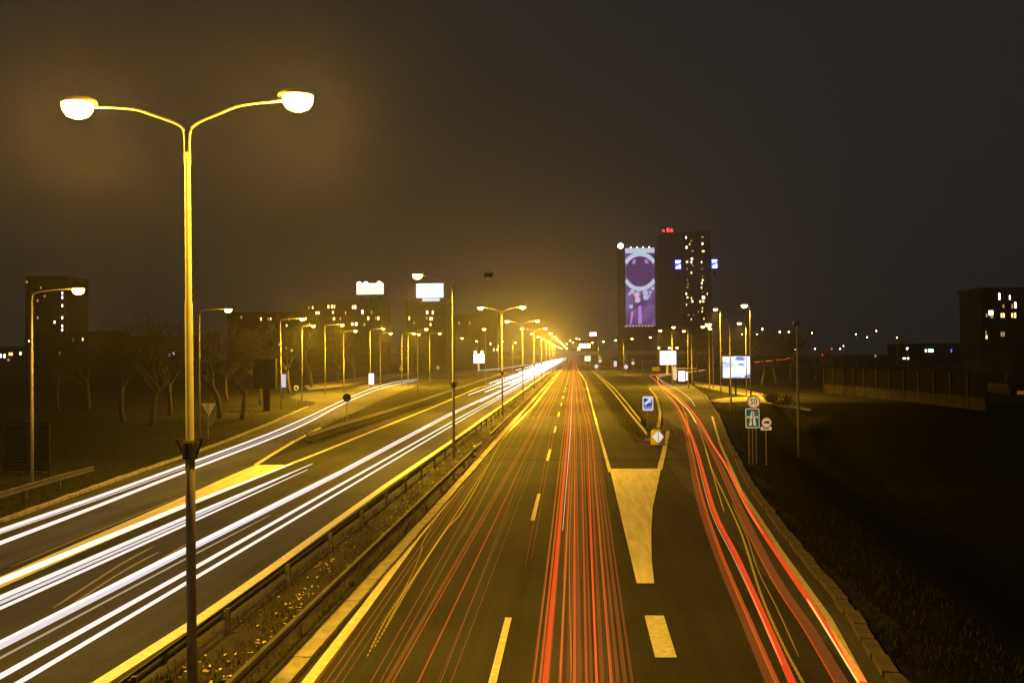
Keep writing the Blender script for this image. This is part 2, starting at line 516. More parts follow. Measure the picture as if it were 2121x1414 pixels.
# ------------------------------------------------------------------ guard rails
prof = [(0.0, 0.44), (0.055, 0.47), (0.055, 0.52), (0.01, 0.57), (0.01, 0.62), (0.055, 0.67), (0.055, 0.72), (0.0, 0.75)]
def guardrail(line, label, side=1, step=4.0, dz=0.0, group='guard rails beside the carriageways'):
    base = line[0]
    g = thing('guardrail', label, 'guard rail', base, group)
    pts = [p - base for p in resample(line, step)]
    post_me = MB().box(-0.05, 0.05, -0.04, 0.04, 0, 0.73 + dz).add(*box_vf(-0.02, 0.1 * side, -0.05, 0.05, 0.5 + dz, 0.68 + dz)).mesh('post', RAILM)
    for i, (a, b) in enumerate(zip(pts, pts[1:])):
        d = b - a
        L = d.length
        ang = math.atan2(-d.x, d.y)
        n = len(prof)
        ring = [(side * (0.1 + x), z + dz) for x, z in prof] + [(side * (0.1 + x - 0.012), z + dz) for x, z in prof[::-1]]
        m = 2 * n
        vs = [(x, 0.004, z) for x, z in ring] + [(x, L - 0.004, z) for x, z in ring]
        fs = [(k, (k + 1) % m, (k + 1) % m + m, k + m) for k in range(m)]
        fs += [(k, m - 1 - k, m - 2 - k, k + 1) for k in range(n - 1)] + [(m + k, m + k + 1, 2 * m - 2 - k, 2 * m - 1 - k) for k in range(n - 1)]
        key = (round(L, 2), side, dz)
        if key not in RAILS: RAILS[key] = MB().add(vs, fs).mesh('rail_beam', RAILM)
        put('rail_beam', RAILS[key], g, a, (0, 0, ang))
        put('post', post_me, g, a, (0, 0, ang))
    return g
RAILS = {}
def box_vf(x0, x1, y0, y1, z0, z1):
    t = MB().box(x0, x1, y0, y1, z0, z1)
    return t.v, t.f
def V(x, y, z=0): return Vector((x, y, z))
guardrail([V(-8.4, 6.3), V(-8.4, 260)], 'long steel guard rail along the left edge of the central reservation', -1, dz=0.03)
guardrail([V(-6.62, 6.3), V(-6.62, 56)], 'steel guard rail along the right edge of the central reservation, ending near the second lamp', 1, dz=0.02)
guardrail([V(-6.62, 60), V(-6.62, 260)], 'steel guard rail on the right edge of the reservation beyond the gap', 1, dz=0.02)
guardrail(linepts([(636, 916), (700, 893), (790, 865), (870, 838), (950, 809), (1045, 775)]), 'guard rail on the grass verge between entry slip road and left carriageway', 1, 3.0)
guardrail(linepts([(1344, 914), (1305, 864), (1275, 823), (1252, 796), (1228, 772)]), 'guard rail beside the dark shoulder left of the exit nose', -1, 3.0)
guardrail(linepts([(1330, 884), (1318, 868), (1300, 843), (1275, 812), (1245, 784), (1225, 770)]), 'inner guard rail on the grass of the exit nose', -1, 3.0)
guardrail([G(-120, 1092)] + linepts([(0, 1054), (90, 1023), (198, 992)]), 'short guard rail at the left edge of the frame beside the slip road', 1, 3.0, dz=0.05)

# crash barrel at the exit nose
bp_ = G(1362, 921)
t = thing('crash_barrel', 'yellow crash barrel with a pale diamond reflector at the exit nose', 'crash barrel', bp_)
MB().lathe([(0.5, 0.014), (0.52, 0.06), (0.52, 0.45), (0.5, 0.85), (0.44, 1.06), (0.3, 1.16), (0.05, 1.2)], n=24).build('barrel', SIGNY, t, smooth=True)
for sx in (-1, 1):
    pts = []
    for a in range(7):
        x = sx * (0.03 + 0.40 * a / 6)
        pts.append(x)
    v, f = [], []
    for x in pts:
        hh = 0.44 * (1 - (abs(x) - 0.03) / 0.40) + 0.004
        yy = -math.sqrt(0.56 ** 2 - x * x) - 0.006
        v += [(x, yy, 0.66 - hh), (x, yy, 0.66 + hh), (x, yy + 0.012, 0.66 - hh), (x, yy + 0.012, 0.66 + hh)]
    for i in range(6):
        a, b = 4 * i, 4 * i + 4
        f += [(a, b, b + 1, a + 1), (a + 2, a + 3, b + 3, b + 2)]
    MB().add(v, f).build('reflector', LWH, t)
MB().box(-0.025, 0.025, -0.6, -0.52, 0.2, 1.12).build('reflector_bar', SIGNY, t)
# bracket plate to the left of the barrel
MB().box(-0.95, -0.52, -0.05, 0.05, 0.28, 0.5).build('rail_terminal', GALV, t)

# ------------------------------------------------------------------ lamps
def lens_mesh(k=1.0):
    m = MB()
    v, f = [], []
    n = 12
    for r_, z in ((1.0, 0.0), (0.94, -0.45), (0.7, -0.82), (0.3, -1.0)):
        for q in range(n):
            th = 2 * math.pi * q / n
            v.append((0.33 * k * r_ * math.cos(th), 0.24 * k * r_ * math.sin(th), 0.31 * k * z))
    for i in range(3):
        for q in range(n):
            f.append((i * n + q, i * n + (q + 1) % n, (i + 1) * n + (q + 1) % n, (i + 1) * n + q))
    f.append(tuple(range(n)))
    f.append(tuple(3 * n + q for q in range(n)))
    return m.add(v, f).mesh('lens', LENS, True)
def hood_mesh(k=1.0):
    v, f = [], []
    n = 12
    for r_, z in ((1.06, 0.0), (1.08, 0.25), (0.9, 0.62), (0.45, 0.85)):
        for q in range(n):
            th = 2 * math.pi * q / n
            v.append((0.36 * k * r_ * math.cos(th) - 0.04, 0.24 * k * r_ * math.sin(th), 0.15 * k * z + 0.004))
    for i in range(3):
        for q in range(n):
            f.append((i * n + q, i * n + (q + 1) % n, (i + 1) * n + (q + 1) % n, (i + 1) * n + q))
    f.append(tuple(range(n)))
    f.append(tuple(3 * n + q for q in range(n)))
    return MB().add(v, f).mesh('hood', GALV, True)
LM, HM = lens_mesh(), hood_mesh()
DLENS = MB().add(LM and [tuple(v.co) for v in LM.vertices], [tuple(p.vertices) for p in LM.polygons]).mesh('lens', GLASSD, True)
def lamp_data(power):
    d = bpy.data.lights.new('lamp_light', 'SPOT')       # the reflector throws most of the light down
    d.energy, d.color = power, LAMP_C
    d.spot_size, d.spot_blend = R(160), 0.8
    d.shadow_soft_size = 0.16
    e = bpy.data.lights.new('bowl_light', 'POINT')      # the bowl glows to all sides below the hood
    e.energy, e.color, e.shadow_soft_size = power * (3.8 if power == LAMP_NEAR else 0.17), LAMP_C, 0.16
    return d, e
LIGHTS = {k: lamp_data(k) for k in (LAMP_NEAR, LAMP_W, LAMP_SIDE, LAMP_FAINT, LAMP_PARK)}
FAR_BOWL = LIGHTS[LAMP_W][1].copy()
FAR_BOWL.energy *= 2.2
def luminaire(parent, loc, rz=0.0, lit=True, light=True, power=LAMP_SIDE, bowl=True):
    h = put('luminaire_hood', HM, parent, loc, (0, R(0), rz))
    put('luminaire_lens', LM if lit else DLENS, h)
    if lit and light:
        for d in LIGHTS[power][:2 if bowl else 1]:
            if bowl == 'far' and d.type == 'POINT': d = FAR_BOWL
            L = bpy.data.objects.new(d.name, d)
            COL.objects.link(L)
            L.parent = h
            L.location = (0, 0, -0.5)
    return h
def pole_mesh(H, k=1.0):
    steps = [(0.125 * k, 0), (0.122 * k, H * 0.42), (0.104 * k, H * 0.43), (0.1 * k, H * 0.71), (0.082 * k, H * 0.72), (0.075 * k, H * 0.985), (0.05 * k, H)]
    return MB().lathe(steps, n=14).mesh('pole', POLE, True)
ORD = ['nearest', 'second', 'third', 'fourth', 'fifth', 'sixth', 'seventh', 'eighth', 'ninth', 'tenth', 'eleventh', 'twelfth', 'thirteenth', 'fourteenth', 'fifteenth', 'sixteenth', 'seventeenth', 'eighteenth', 'nineteenth', 'twentieth']
PM = pole_mesh(11.0, 0.78)
def arm_path(s, reach=2.36, z0=10.7, top=12.02):
    return smooth_path([V(s * 0.045, 0, z0), V(s * 0.05, 0, z0 + 0.66), V(s * 0.17, 0, z0 + 0.88), V(s * 0.7, 0, z0 + 1.1), V(s * 1.2, 0, top - 0.06), V(s * (reach - 0.32), 0, top)], 4)
ARM = {s: MB().tube(arm_path(s), [0.055] * 9 + [0.045] * 20 if False else 0.029, 8).mesh('arm', POLE, True) for s in (-1, 1)}
for k in range(20):
    Y = 15.6 + 35.1 * k
    X = -7.92 if k == 0 else -7.9
    lab = f'{ORD[k]} twin-arm street lamp from the camera along the central reservation'
    if k == 0: lab = 'tall twin-arm street lamp nearest the camera with a dark bracket on its pole'
    if k == 1: lab = 'twin-arm street lamp with only its left lantern lit, second along the reservation'
    t = thing('street_lamp', lab, 'street lamp', (X, Y, 0.1), 'twin-arm lamps along the central reservation')
    t.rotation_euler = (random.uniform(-.003, .003), random.uniform(-.004, .004), random.uniform(-.05, .05))
    if k == 0: t.rotation_euler = (0, -0.008, 0.03)
    put('pole', PM, t)
    for s in (-1, 1):
        put('arm', ARM[s], t)
        luminaire(t, (s * 2.36, 0, 12.1), 0 if s > 0 else math.pi, lit=not (k == 1 and s == 1), power=LAMP_NEAR if k == 0 else LAMP_W, light=k < 10, bowl='far' if k > 3 else (k == 0 or k > 1))
    if k < 6:
        b = MB().lathe([(0.145, 4.62), (0.15, 4.66), (0.15, 4.95), (0.13, 5.0)], n=14).build('bracket_collar', DARKM, t)
        for s in (-1, 1):
            MB().tube([(s * 0.15, 0, 4.72), (s * 0.27, -0.03, 5.02)], 0.022, 6).tube([(s * 0.1, 0, 5.0), (s * 0.27, -0.03, 5.02)], 0.018, 6).build('bracket_strut', DARKM, t)

def side_lamp(pole_px, Yd, lamp_px, label, group, lit=True, light=True, k=0.72, power=LAMP_SIDE):
    """single-arm lamp: pole foot where it stands, lantern where the arm carries it, all at one distance"""
    base = D(pole_px, hor(pole_px), Yd)
    lp = D(lamp_px[0], lamp_px[1], Yd)
    H = lp.z
    dx = lp.x - base.x
    s = 1 if dx > 0 else -1
    t = thing('street_lamp', label, 'street lamp', (base.x, Yd, 0), group)
    t.rotation_euler = (0, random.uniform(-.006, .006), random.uniform(-.2, .2) if abs(dx) > 1 else 0)
    put('pole', pole_mesh(H - 0.55, k), t)
    MB().tube(smooth_path([V(0, 0, H - 0.7), V(s * 0.03, 0, H - 0.35), V(s * 0.2, 0, H - 0.12), V(dx * 0.5, 0, H + 0.02), V(dx - s * 0.35, 0, H + 0.04)], 3), 0.04, 8).build('arm', POLE, t, smooth=True)
    luminaire(t, (dx, 0, H + 0.02), 0 if s > 0 else math.pi, lit, light, power, bowl=group == LG and light)
    return t
def zbase(x, y): return HC * F / (y - hor(x)) * 0.997
LG = 'single-arm lamps along the entry slip road and park on the left'
side_lamp(67, zbase(68, 1020), (170, 600), 'single-arm street lamp at the far left with its lit lantern over the slip road', LG, power=LAMP_FAINT)
side_lamp(413, zbase(414, 905), (469, 640), 'single-arm street lamp behind the tall lamp pole, lit lantern above bare trees', LG, power=LAMP_FAINT)
side_lamp(582, zbase(582, 852), (627, 660), 'single-arm street lamp beside the dark billboard back', LG)
side_lamp(673, zbase(673, 818), (707, 672), 'single-arm street lamp on the lit grass where a side road joins', LG, power=LAMP_PARK)
side_lamp(767, zbase(767, 800), (796, 681), 'single-arm street lamp beside the small oval light box', LG, power=LAMP_PARK)
more_l = [(625, 647, 674), (712, 738, 685), (832, 857, 690), (787, 808, 690), (845, 868, 692), (890, 911, 690), (939, 957, 700), (865, 883, 681)]
for i, (px, lx, ly) in enumerate(more_l):
    side_lamp(px, 4.9 * F / (hor(lx) - ly), (lx, ly), f'{ORD[i + 1]} of the small street lamps receding through the yellow haze on the left', LG, light=i in (0, 2, 4, 6))
for i, (px, lx, ly) in enumerate([(1003, 1003, 681), (986, 987, 706), (1029, 1040, 707), (1059, 1068, 709)]):
    side_lamp(px + 3, 5.0 * F / (hor(lx) - ly), (lx, ly), ['slim lamp with small round glow between second and third median lamps', 'faint distant lamp low beside the lit white billboard', 'far lamp left of the fourth median pole', 'far lamp right of the fourth median pole'][i], LG, light=i > 1)
RG = 'single-arm lamps along the exit slip road on the right'
side_lamp(1554, 84, (1541, 632), 'tallest lit street lamp on the right, its pole rising behind the speed limit sign', RG, power=LAMP_FAINT)
side_lamp(1492, zbase(1492, 818), (1481, 640), 'lit street lamp just left of the wide lit billboard on the right', RG)
side_lamp(1513, zbase(1513, 855), (1468, 671), 'dark slim street lamp with a long left arm in front of the wide billboard', RG, power=LAMP_FAINT)
side_lamp(1425, zbase(1425, 802), (1395, 677), 'lit street lamp beside the glowing bus stop', RG)
for i, (px, lx, ly) in enumerate([(1392, 1367, 684), (1363, 1347, 698), (1330, 1309, 701), (1292, 1275, 704), (1266, 1250, 707), (1240, 1227, 709), (1433, 1417, 685), (1469, 1456, 676), (1545, 1531, 669), (1477, 1470, 680)]):
    side_lamp(px, 5.0 * F / (hor(lx) - ly), (lx, ly), ['lit lamp above the white billboard on its single post', 'lit lamp just left of the white billboard', 'lit lamp right of centre below the banner, rightmost of that row', 'second lamp of the row below the banner from the right', 'third lamp of the row below the banner from the right', 'leftmost lamp of the row below the banner', 'lit lamp above the bus stop roof', 'lit lamp left of the bright pair beside the dark tower', 'lit lamp low between the tallest lamp and the bare trees', 'small lamp glowing close to the bright pair'][i], RG, light=i in (0, 3, 5, 8))
# plain column at the right
bp_ = G(1656.5, 1046, -5.0)
bp_.z = gh(bp_.x, bp_.y) - 0.05
t = thing('lamp_column', 'bare grey column on the dark slope at right, its lantern unlit', 'street lamp', bp_)
HCOL = D(1655, 668, bp_.y).z - bp_.z
put('pole', pole_mesh(HCOL, 0.85), t)
luminaire(t, (0, 0.25, HCOL), R(90), lit=False)

# distant point lamps
DL = 'tiny lamps far off near the horizon'
FH = MB().lathe([(0.12, -0.55), (0.34, -0.3), (0.4, 0), (0.3, 0.2), (0.08, 0.28)], n=10).mesh('lantern', LENSF, True)
FHW = FH.copy(); FHW.materials[0] = glowm('white_far_lamp', (1, 0.93, 0.85), 9.0, False)
FHR = FH.copy(); FHR.materials[0] = glowm('red_far_lamp', (1, 0.05, 0.03), 5.0, False)
FPOLE = MB().lathe([(0.1, 0), (0.06, 1)], n=8).mesh('pole', POLE)
far_pts = [(1579, 681, 'y', .9), (1615, 687, 'y', .9), (1634, 687, 'y', .9), (1651, 684, 'y', .7), (1682, 689, 'y', .7), (1537, 692, 'y', .7), (1568, 692, 'y', .6),
           (1647, 723, 'w', .7), (1688, 722, 'w', .8), (1703, 734, 'r', .9), (1723, 722, 'r', .7), (1740, 722, 'w', .7), (1747, 716, 'w', .6), (1773, 692, 'y', .6), (1796, 698, 'w', .7), (1815, 685, 'y', .6), (1858, 699, 'y', .5),
           (1879, 721, 'w', 1.1), (2108, 710, 'y', 1.8), (2054, 711, 'w', 1.2), (60, 706, 'y', .9), (172, 703, 'y', .7), (320, 729, 'w', .5),
           (1194, 701, 'y', .8), (1200, 702, 'y', .7), (1174, 712, 'y', .9), (1181, 705, 'y', .9), (1187, 709, 'y', .8), (43, 732, 'w', .6), (124, 731, 'w', .5), (242, 747, 'w', .5), (361, 733, 'w', .5)]
ncol = {'y': 'yellow', 'w': 'white', 'r': 'red'}
def side_of(x): return 'far left' if x < 600 else 'centre beyond the bridge' if x < 1300 else 'right behind the park' if x < 1900 else 'far right edge'
def nth(c, lab, x):
    xs = sorted(p[0] for p in far_pts if p[2] == c and side_of(p[0]) == lab)
    return ORD[xs.index(x)].replace('nearest', 'first')
for i, (x, y, c, k) in enumerate(far_pts):
    side_lab = 'far left' if x < 600 else 'centre beyond the bridge' if x < 1300 else 'right behind the park' if x < 1900 else 'far right edge'
    Yd = 420 if x < 600 else 520 if x < 1300 else 380
    p = D(x, y, Yd)
    t = thing('far_lamp', f'tiny {ncol[c]} horizon lamp at the {side_lab}, {nth(c, side_lab, x)} from the left', 'street lamp', (p.x, Yd, 0), DL)
    o = put('pole', FPOLE, t)
    o.scale = (1, 1, p.z - 0.5 * k)
    o = put('lantern', {'y': FH, 'w': FHW, 'r': FHR}[c], t, (0, 0, p.z))
    o.scale = (k, k, k)

# ------------------------------------------------------------------ signs
def disc(parent, c, r, mat, y=0.0, th=0.012, name='face', n=28):
    poly = [(c[0] + r * math.cos(2 * math.pi * i / n), c[1] + r * math.sin(2 * math.pi * i / n)) for i in range(n)]
    return MB().prism(poly, y, y + th).build(name, mat, parent)
def ring(parent, c, r0, r1, mat, y, th=0.01, name='border', n=28):
    vs, fs = [], []
    for yy in (y, y + th):
        for r_ in (r0, r1):
            vs += [(c[0] + r_ * math.cos(2 * math.pi * i / n), yy, c[1] + r_ * math.sin(2 * math.pi * i / n)) for i in range(n)]
    for i in range(n):
        j = (i + 1) % n
        fs += [(i, j, n + j, n + i), (2 * n + i, 3 * n + i, 3 * n + j, 2 * n + j), (n + i, n + j, 3 * n + j, 3 * n + i), (i, 2 * n + i, 2 * n + j, j)]
    return MB().add(vs, fs).build(name, mat, parent)
def rrect(x0, x1, z0, z1, r, n=5):
    P = []
    for cx, cz, a0 in ((x1 - r, z1 - r, 0), (x0 + r, z1 - r, 90), (x0 + r, z0 + r, 180), (x1 - r, z0 + r, 270)):
        for i in range(n): 
            a = R(a0 + 90 * i / (n - 1))
            P.append((cx + r * math.cos(a), cz + r * math.sin(a)))
    return P
b = G(1560, 961)
Yb = b.y
q = lambda x, y: (D(x, y, Yb).x - b.x, D(x, y, Yb).z)
t = thing('speed_sign', 'round speed limit sign reading 50 on top of the end of motorway sign', 'road sign', b)
MB().tube([(0, 0.05, 0), (0, 0.05, q(1561, 818)[1])], 0.035, 8).build('post', GALV, t)
c = q(1561, 832)
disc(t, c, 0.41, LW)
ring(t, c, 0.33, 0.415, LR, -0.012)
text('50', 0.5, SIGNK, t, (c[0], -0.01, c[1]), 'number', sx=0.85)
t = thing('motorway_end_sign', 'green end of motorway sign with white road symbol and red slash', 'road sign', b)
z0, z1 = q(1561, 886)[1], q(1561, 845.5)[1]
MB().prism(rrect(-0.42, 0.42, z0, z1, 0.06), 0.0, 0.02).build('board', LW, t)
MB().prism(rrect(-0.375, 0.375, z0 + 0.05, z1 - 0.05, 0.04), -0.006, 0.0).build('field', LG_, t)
hz = z1 - z0
zz = lambda f: z0 + hz * f
for s in (-1, 1):
    MB().prism([(s * 0.02, zz(.86)), (s * 0.075, zz(.86)), (s * 0.22, zz(.13)), (s * 0.05, zz(.13))], -0.012, -0.007).build('lane_symbol', LW, t)
MB().prism([(-0.33, zz(.6)), (0.33, zz(.6)), (0.33, zz(.5)), (0.26, zz(.5)), (0.26, zz(.54)), (-0.26, zz(.54)), (-0.26, zz(.5)), (-0.33, zz(.5))], -0.018, -0.013).build('bridge_symbol', LW, t)
MB().prism([(-0.34, zz(.13)), (-0.27, zz(.13)), (0.31, zz(.86)), (0.25, zz(.86))], -0.024, -0.019).build('slash', LR, t)
for s in (-0.22, 0.22): MB().tube([(s, 0.06, 0), (s, 0.06, z1 - 0.05)], 0.03, 8).build('post', GALV, t)
b = G(1588, 964)
Yb = b.y
t = thing('truck_sign', 'small round sign with black truck above a narrow plate, right of the green sign', 'road sign', b)
MB().tube([(0, 0.05, 0), (0, 0.05, q(1588, 866)[1])], 0.03, 8).build('post', GALV, t)
c = q(1587.5, 874.5)
disc(t, c, 0.31, LW)
ring(t, c, 0.255, 0.315, LR, -0.012)
x, z = c
MB().prism([(x - .07, z - .04), (x + .17, z - .04), (x + .17, z + .09), (x - .07, z + .09)], -0.014, -0.006).prism([(x - .17, z - .04), (x - .085, z - .04), (x - .085, z + .06), (x - .14, z + .06), (x - .17, z + .01)], -0.014, -0.006).build('truck_symbol', SIGNK, t)
for xx in (-.12, .02, .12): disc(t, (x + xx, z - .05), 0.035, SIGNK, -0.016, 0.008, 'wheel_symbol', 12)
zp = q(1588, 887)[1]
MB().prism(rrect(-0.32, 0.32, zp - 0.1, zp + 0.1, 0.03), 0.0, 0.015).build('plate', LW, t)
ring_ = MB().box(-0.2, 0.2, -0.006, 0.0, zp - 0.035, zp + 0.03).build('plate_marking', SIGNK, t)

# blue exit sign on the nose
b = G(1342, 890)
Yb = b.y
t = thing('exit_sign', 'white framed blue exit sign with a thick white arrow on the nose', 'road sign', b)
x0, x1 = q(1331, 835)[0], q(1353, 835)[0]
z0, z1 = q(1342, 850)[1], q(1342, 820.5)[1]
BGLOW = glowm('retro_glow_sign_white', (0.95, 0.9, 0.95), 0.85, False)  # emission stands in for headlight light returned by the sign sheeting
BLUE = glowm('retro_glow_sign_blue', (0.01, 0.06, 0.36), 0.9, False)
MB().prism(rrect(x0, x1, z0, z1, 0.09), 0, 0.06).build('frame', BGLOW, t)
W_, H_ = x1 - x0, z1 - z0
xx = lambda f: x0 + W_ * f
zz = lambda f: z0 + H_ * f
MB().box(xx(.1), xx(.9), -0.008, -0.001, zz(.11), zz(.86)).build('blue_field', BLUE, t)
MB().prism([(xx(.13), zz(.52)), (xx(.28), zz(.38)), (xx(.62), zz(.58)), (xx(.72), zz(.5)), (xx(.88), zz(.85)), (xx(.44), zz(.84)), (xx(.52), zz(.74))], -0.016, -0.009).build('arrow', BGLOW, t)
text('IZLAZ', 0.31, BGLOW, t, (xx(.5), -0.012, zz(.22)), sx=0.85)
MB().tube([(0, 0.1, 0), (0, 0.1, zz(.8))], 0.045, 8).build('post', GALV, t)

# left side signs seen from behind
b = G(432, 907)
Yb = b.y
t = thing('yield_sign', 'downward triangle sign seen from behind on the dark left verge', 'road sign', b)
p = [q(417, 835), q(447, 835), q(432, 861)]
MB().prism(p, 0.0, 0.015).build('plate', SIGNW, t)
c = q(433, 872)
disc(t, c, 0.42, surf('sign_back', (0.2, 0.2, 0.2), 0.5, 0.1), 0.0, 0.015, 'round_plate')
MB().tube([(0, -0.05, 0), (0, -0.05, q(432, 835)[1])], 0.035, 8).build('post', GALV, t)
b = G(719, 882)
Yb = b.y
t = thing('round_sign', 'dark round sign back standing on the grass verge tip', 'road sign', b)
disc(t, q(718.5, 823.5), 0.42 * Yb / 76, DARKM, 0.0, 0.02, 'plate')
MB().tube([(0, -0.05, 0), (0, -0.05, q(718, 826)[1])], 0.035, 8).build('post', GALV, t)
b = G(613, 841)
Yb = b.y
t = thing('blue_round_sign', 'blue round sign with a white rim on a slim post at the side road', 'road sign', b)
disc(t, q(613.5, 803), 0.31, SIGNW)
disc(t, q(613.5, 803), 0.26, SIGNB, -0.01, 0.009, 'field')
disc(t, q(614.5, 813), 0.22, SIGNB, -0.0, 0.01, 'lower_plate')
MB().tube([(0, 0.05, 0), (0, 0.05, q(613, 800)[1])], 0.03, 8).build('post', GALV, t)
SG = 'small pale road signs beside the far slip road'
for (x, y, r_, by, lb, mt) in ((1235, 758.5, 4.0, 771, 'small round white sign nearest the carriageway beyond the exit nose', 'd'), (1243, 747, 3.2, 766, 'small pale sign pair on one post above the round sign', 'p'),
                          (1274.5, 753, 0, 768, 'small pale upright rectangular sign on the far verge', 'r'), (1296.5, 759.5, 4.2, 774, 'small round white sign right of the rectangular one', 'd'), (1311, 752, 3.2, 770, 'small pale sign pair right of the round sign', 'p'), (831, 764, 4.2, 778, 'small yellowish sign on the lit left side road', 'p'), (907, 761, 3.5, 775, 'small blue round sign in the haze on the left', 'd')):
    b = G(x, by)
    Yb = b.y
    t = thing('far_sign', lb, 'road sign', b, SG)
    c = q(x, y)
    u = Yb / F
    if mt == 'r': MB().prism(rrect(c[0] - 3.2 * u, c[0] + 3.2 * u, c[1] - 5.5 * u, c[1] + 5.5 * u, 0.1), 0, .05).build('plate', BGLOW, t)
    else: disc(t, c, r_ * u, BGLOW if x > 1000 else SIGNW, 0, .05, 'plate')
    if mt == 'p': disc(t, (c[0], c[1] + 7 * u), 2.6 * u, surf('warm_sign', (0.6, 0.45, 0.2)), 0, .05, 'upper_plate')
    MB().tube([(0, 0.1, 0), (0, 0.1, c[1])], 0.05, 6).build('post', GALV, t)

# ------------------------------------------------------------------ billboards and lit boxes
ADW = glowm('bright_poster', (1.0, 0.97, 0.98), 3.0)
AD1 = glowm('blue_white_poster', (1.0, 0.98, 1.0), 1.9, True, grade=(0.55, (0.35, 0.42, 0.85)))
AD2 = glowm('lavender_poster', (1.0, 0.98, 1.0), 1.25, True)
def board(name, label, x0, x1, y0, y1, by, mat, posts, depth=0.35, cat='billboard', frame=0.1, rim=DARKM, postw=0.14):
    b = G((x0 + x1) / 2, by)
    Y = b.y
    t = thing(name, label, cat, b)
    l, r_ = D(x0, y0, Y).x - b.x, D(x1, y0, Y).x - b.x
    zt, zb = D((x0 + x1) / 2, y0, Y).z, D((x0 + x1) / 2, y1, Y).z
    MB().box(l - frame, r_ + frame, 0, depth, zb - frame, zt + frame).build('cabinet', rim, t)
    MB().box(l, r_, -0.03, -0.002, zb, zt).build('poster', mat, t)
    for px in posts:
        x = D(px, y1, Y).x - b.x
        MB().box(x - postw, x + postw, depth * 0.25, depth * 0.75, 0, zb - frame - 0.002).build('post', rim, t)
    return t, b, (l, r_, zb, zt)
t, b, (l, r_, zb, zt) = board('billboard', 'wide lit billboard with a pale blue poster on two posts', 1496.5, 1553, 738, 782, 819, AD1, (1511.5, 1524))
PB = glowm('poster_blue', (0.25, 0.33, 0.85), 0.9, False)
for (cx, cz, rr_, m_) in ((0.62, 0.9, 0.16, PB), (0.7, 0.62, 0.1, glowm('poster_teal', (0.3, 0.6, 0.85), 0.9, False)), (0.05, 0.7, 0.09, glowm('poster_pink', (0.9, 0.6, 0.8), 0.95, False)), (0.93, 0.08, 0.12, PB)):
    W_, H_ = r_ - l, zt - zb
    n = 14
    poly = []
    for i in range(n):
        a = 2 * math.pi * i / n
        k = rr_ * H_ * random.uniform(0.7, 1.25)
        poly.append((min(max(l + W_ * cx + 1.5 * k * math.cos(a), l + .02), r_ - .02), min(max(zb + H_ * cz + 0.7 * k * math.sin(a), zb + .02), zt - .02)))
    MB().prism(poly, -0.04, -0.034 + 0.002).build('poster_shape', m_, t)
t, b, (l, r_, zb, zt) = board('billboard', 'glowing white billboard on one thick post beside the slip road bend', 1367, 1400, 727, 755, 775, ADW, (), 0.5, rim=GALV)
MB().lathe([(0.55, 0), (0.5, zb - 0.12)], (0.0, 0.25, 0), 12).build('post', SIGNW, t)
for px in (1364, 1386, 1402):
    x = D(px, 724, b.y).x - b.x
    MB().tube([(x, 0.2, zt + .1), (x, -0.6, zt + 0.8)], 0.05, 6).build('lamp_arm', GALV, t)
    MB().lathe([(0.1, 0), (0.35, 0.2), (0.3, 0.5), (0.05, 0.6)], (x, -0.6, zt + 0.75), 8).build('flood_lamp', LENSF, t)
# oval totem and bus stop
b = G(1398, 789)
Yb = b.y
t = thing('totem_sign', 'tall pale oval totem sign beside the bus stop', 'sign', b)
z0, z1 = q(1398, 788)[1], q(1398, 758)[1]
n = 24
MB().prism([(0.56 * math.cos(2 * math.pi * i / n), (z0 + z1) / 2 + (z1 - z0) / 2 * (abs(math.sin(2 * math.pi * i / n)) ** 0.7) * (1 if math.sin(2 * math.pi * i / n) > 0 else -1)) for i in range(n)], -0.15, 0.15).build('panel', glowm('totem_glow', (1.0, 0.74, 0.42), 1.0, False), t)
MB().box(-0.4, 0.4, -0.2, 0.2, 0, max(0.12, z0 + .1)).build('foot', CONC, t)
b = G(1415, 796)
Yb = b.y
t = thing('bus_shelter', 'bus shelter with a bright end panel and flat yellow roof', 'bus shelter', b)
z1 = q(1415, 762)[1]
xl, xr = q(1404, 780)[0], q(1436, 780)[0]
MB().box(xl - .3, xr + .6, -0.8, 1.2, z1 - 0.2, z1).build('roof', KERB, t)
for x in (xl, xr):
    for y in (-0.5, 0.9): MB().box(x - .05, x + .05, y - .05, y + .05, 0, z1 - 0.202).build('post', DARKM, t)
MB().box(xl + .1, q(1418, 780)[0], -0.62, -0.5, q(1410, 789)[1], q(1410, 768)[1]).build('light_panel', glowm('panel_glow', (1.0, 0.9, 1.0), 2.6), t)
MB().box(q(1420, 780)[0], q(1424.5, 780)[0], -0.62, -0.5, q(1410, 788)[1], q(1410, 769)[1]).build('light_panel', glowm('side_panel_glow', (0.95, 0.9, 1.0), 1.3, False), t)
MB().box(xl, xr, 0.8, 0.86, 0.3, 2.2).build('back_panel', BARRG, t)
MB().box(xl + .8, xr - .4, 0.2, 0.6, 0.42, 0.48).build('bench', DARKM, t)
board('direction_sign', 'low yellow panel sign under the white billboard', 1350.5, 1367, 760, 768, 772, SIGNY, (1353, 1364), 0.15, 'road sign', 0.05, DARKM, 0.06)
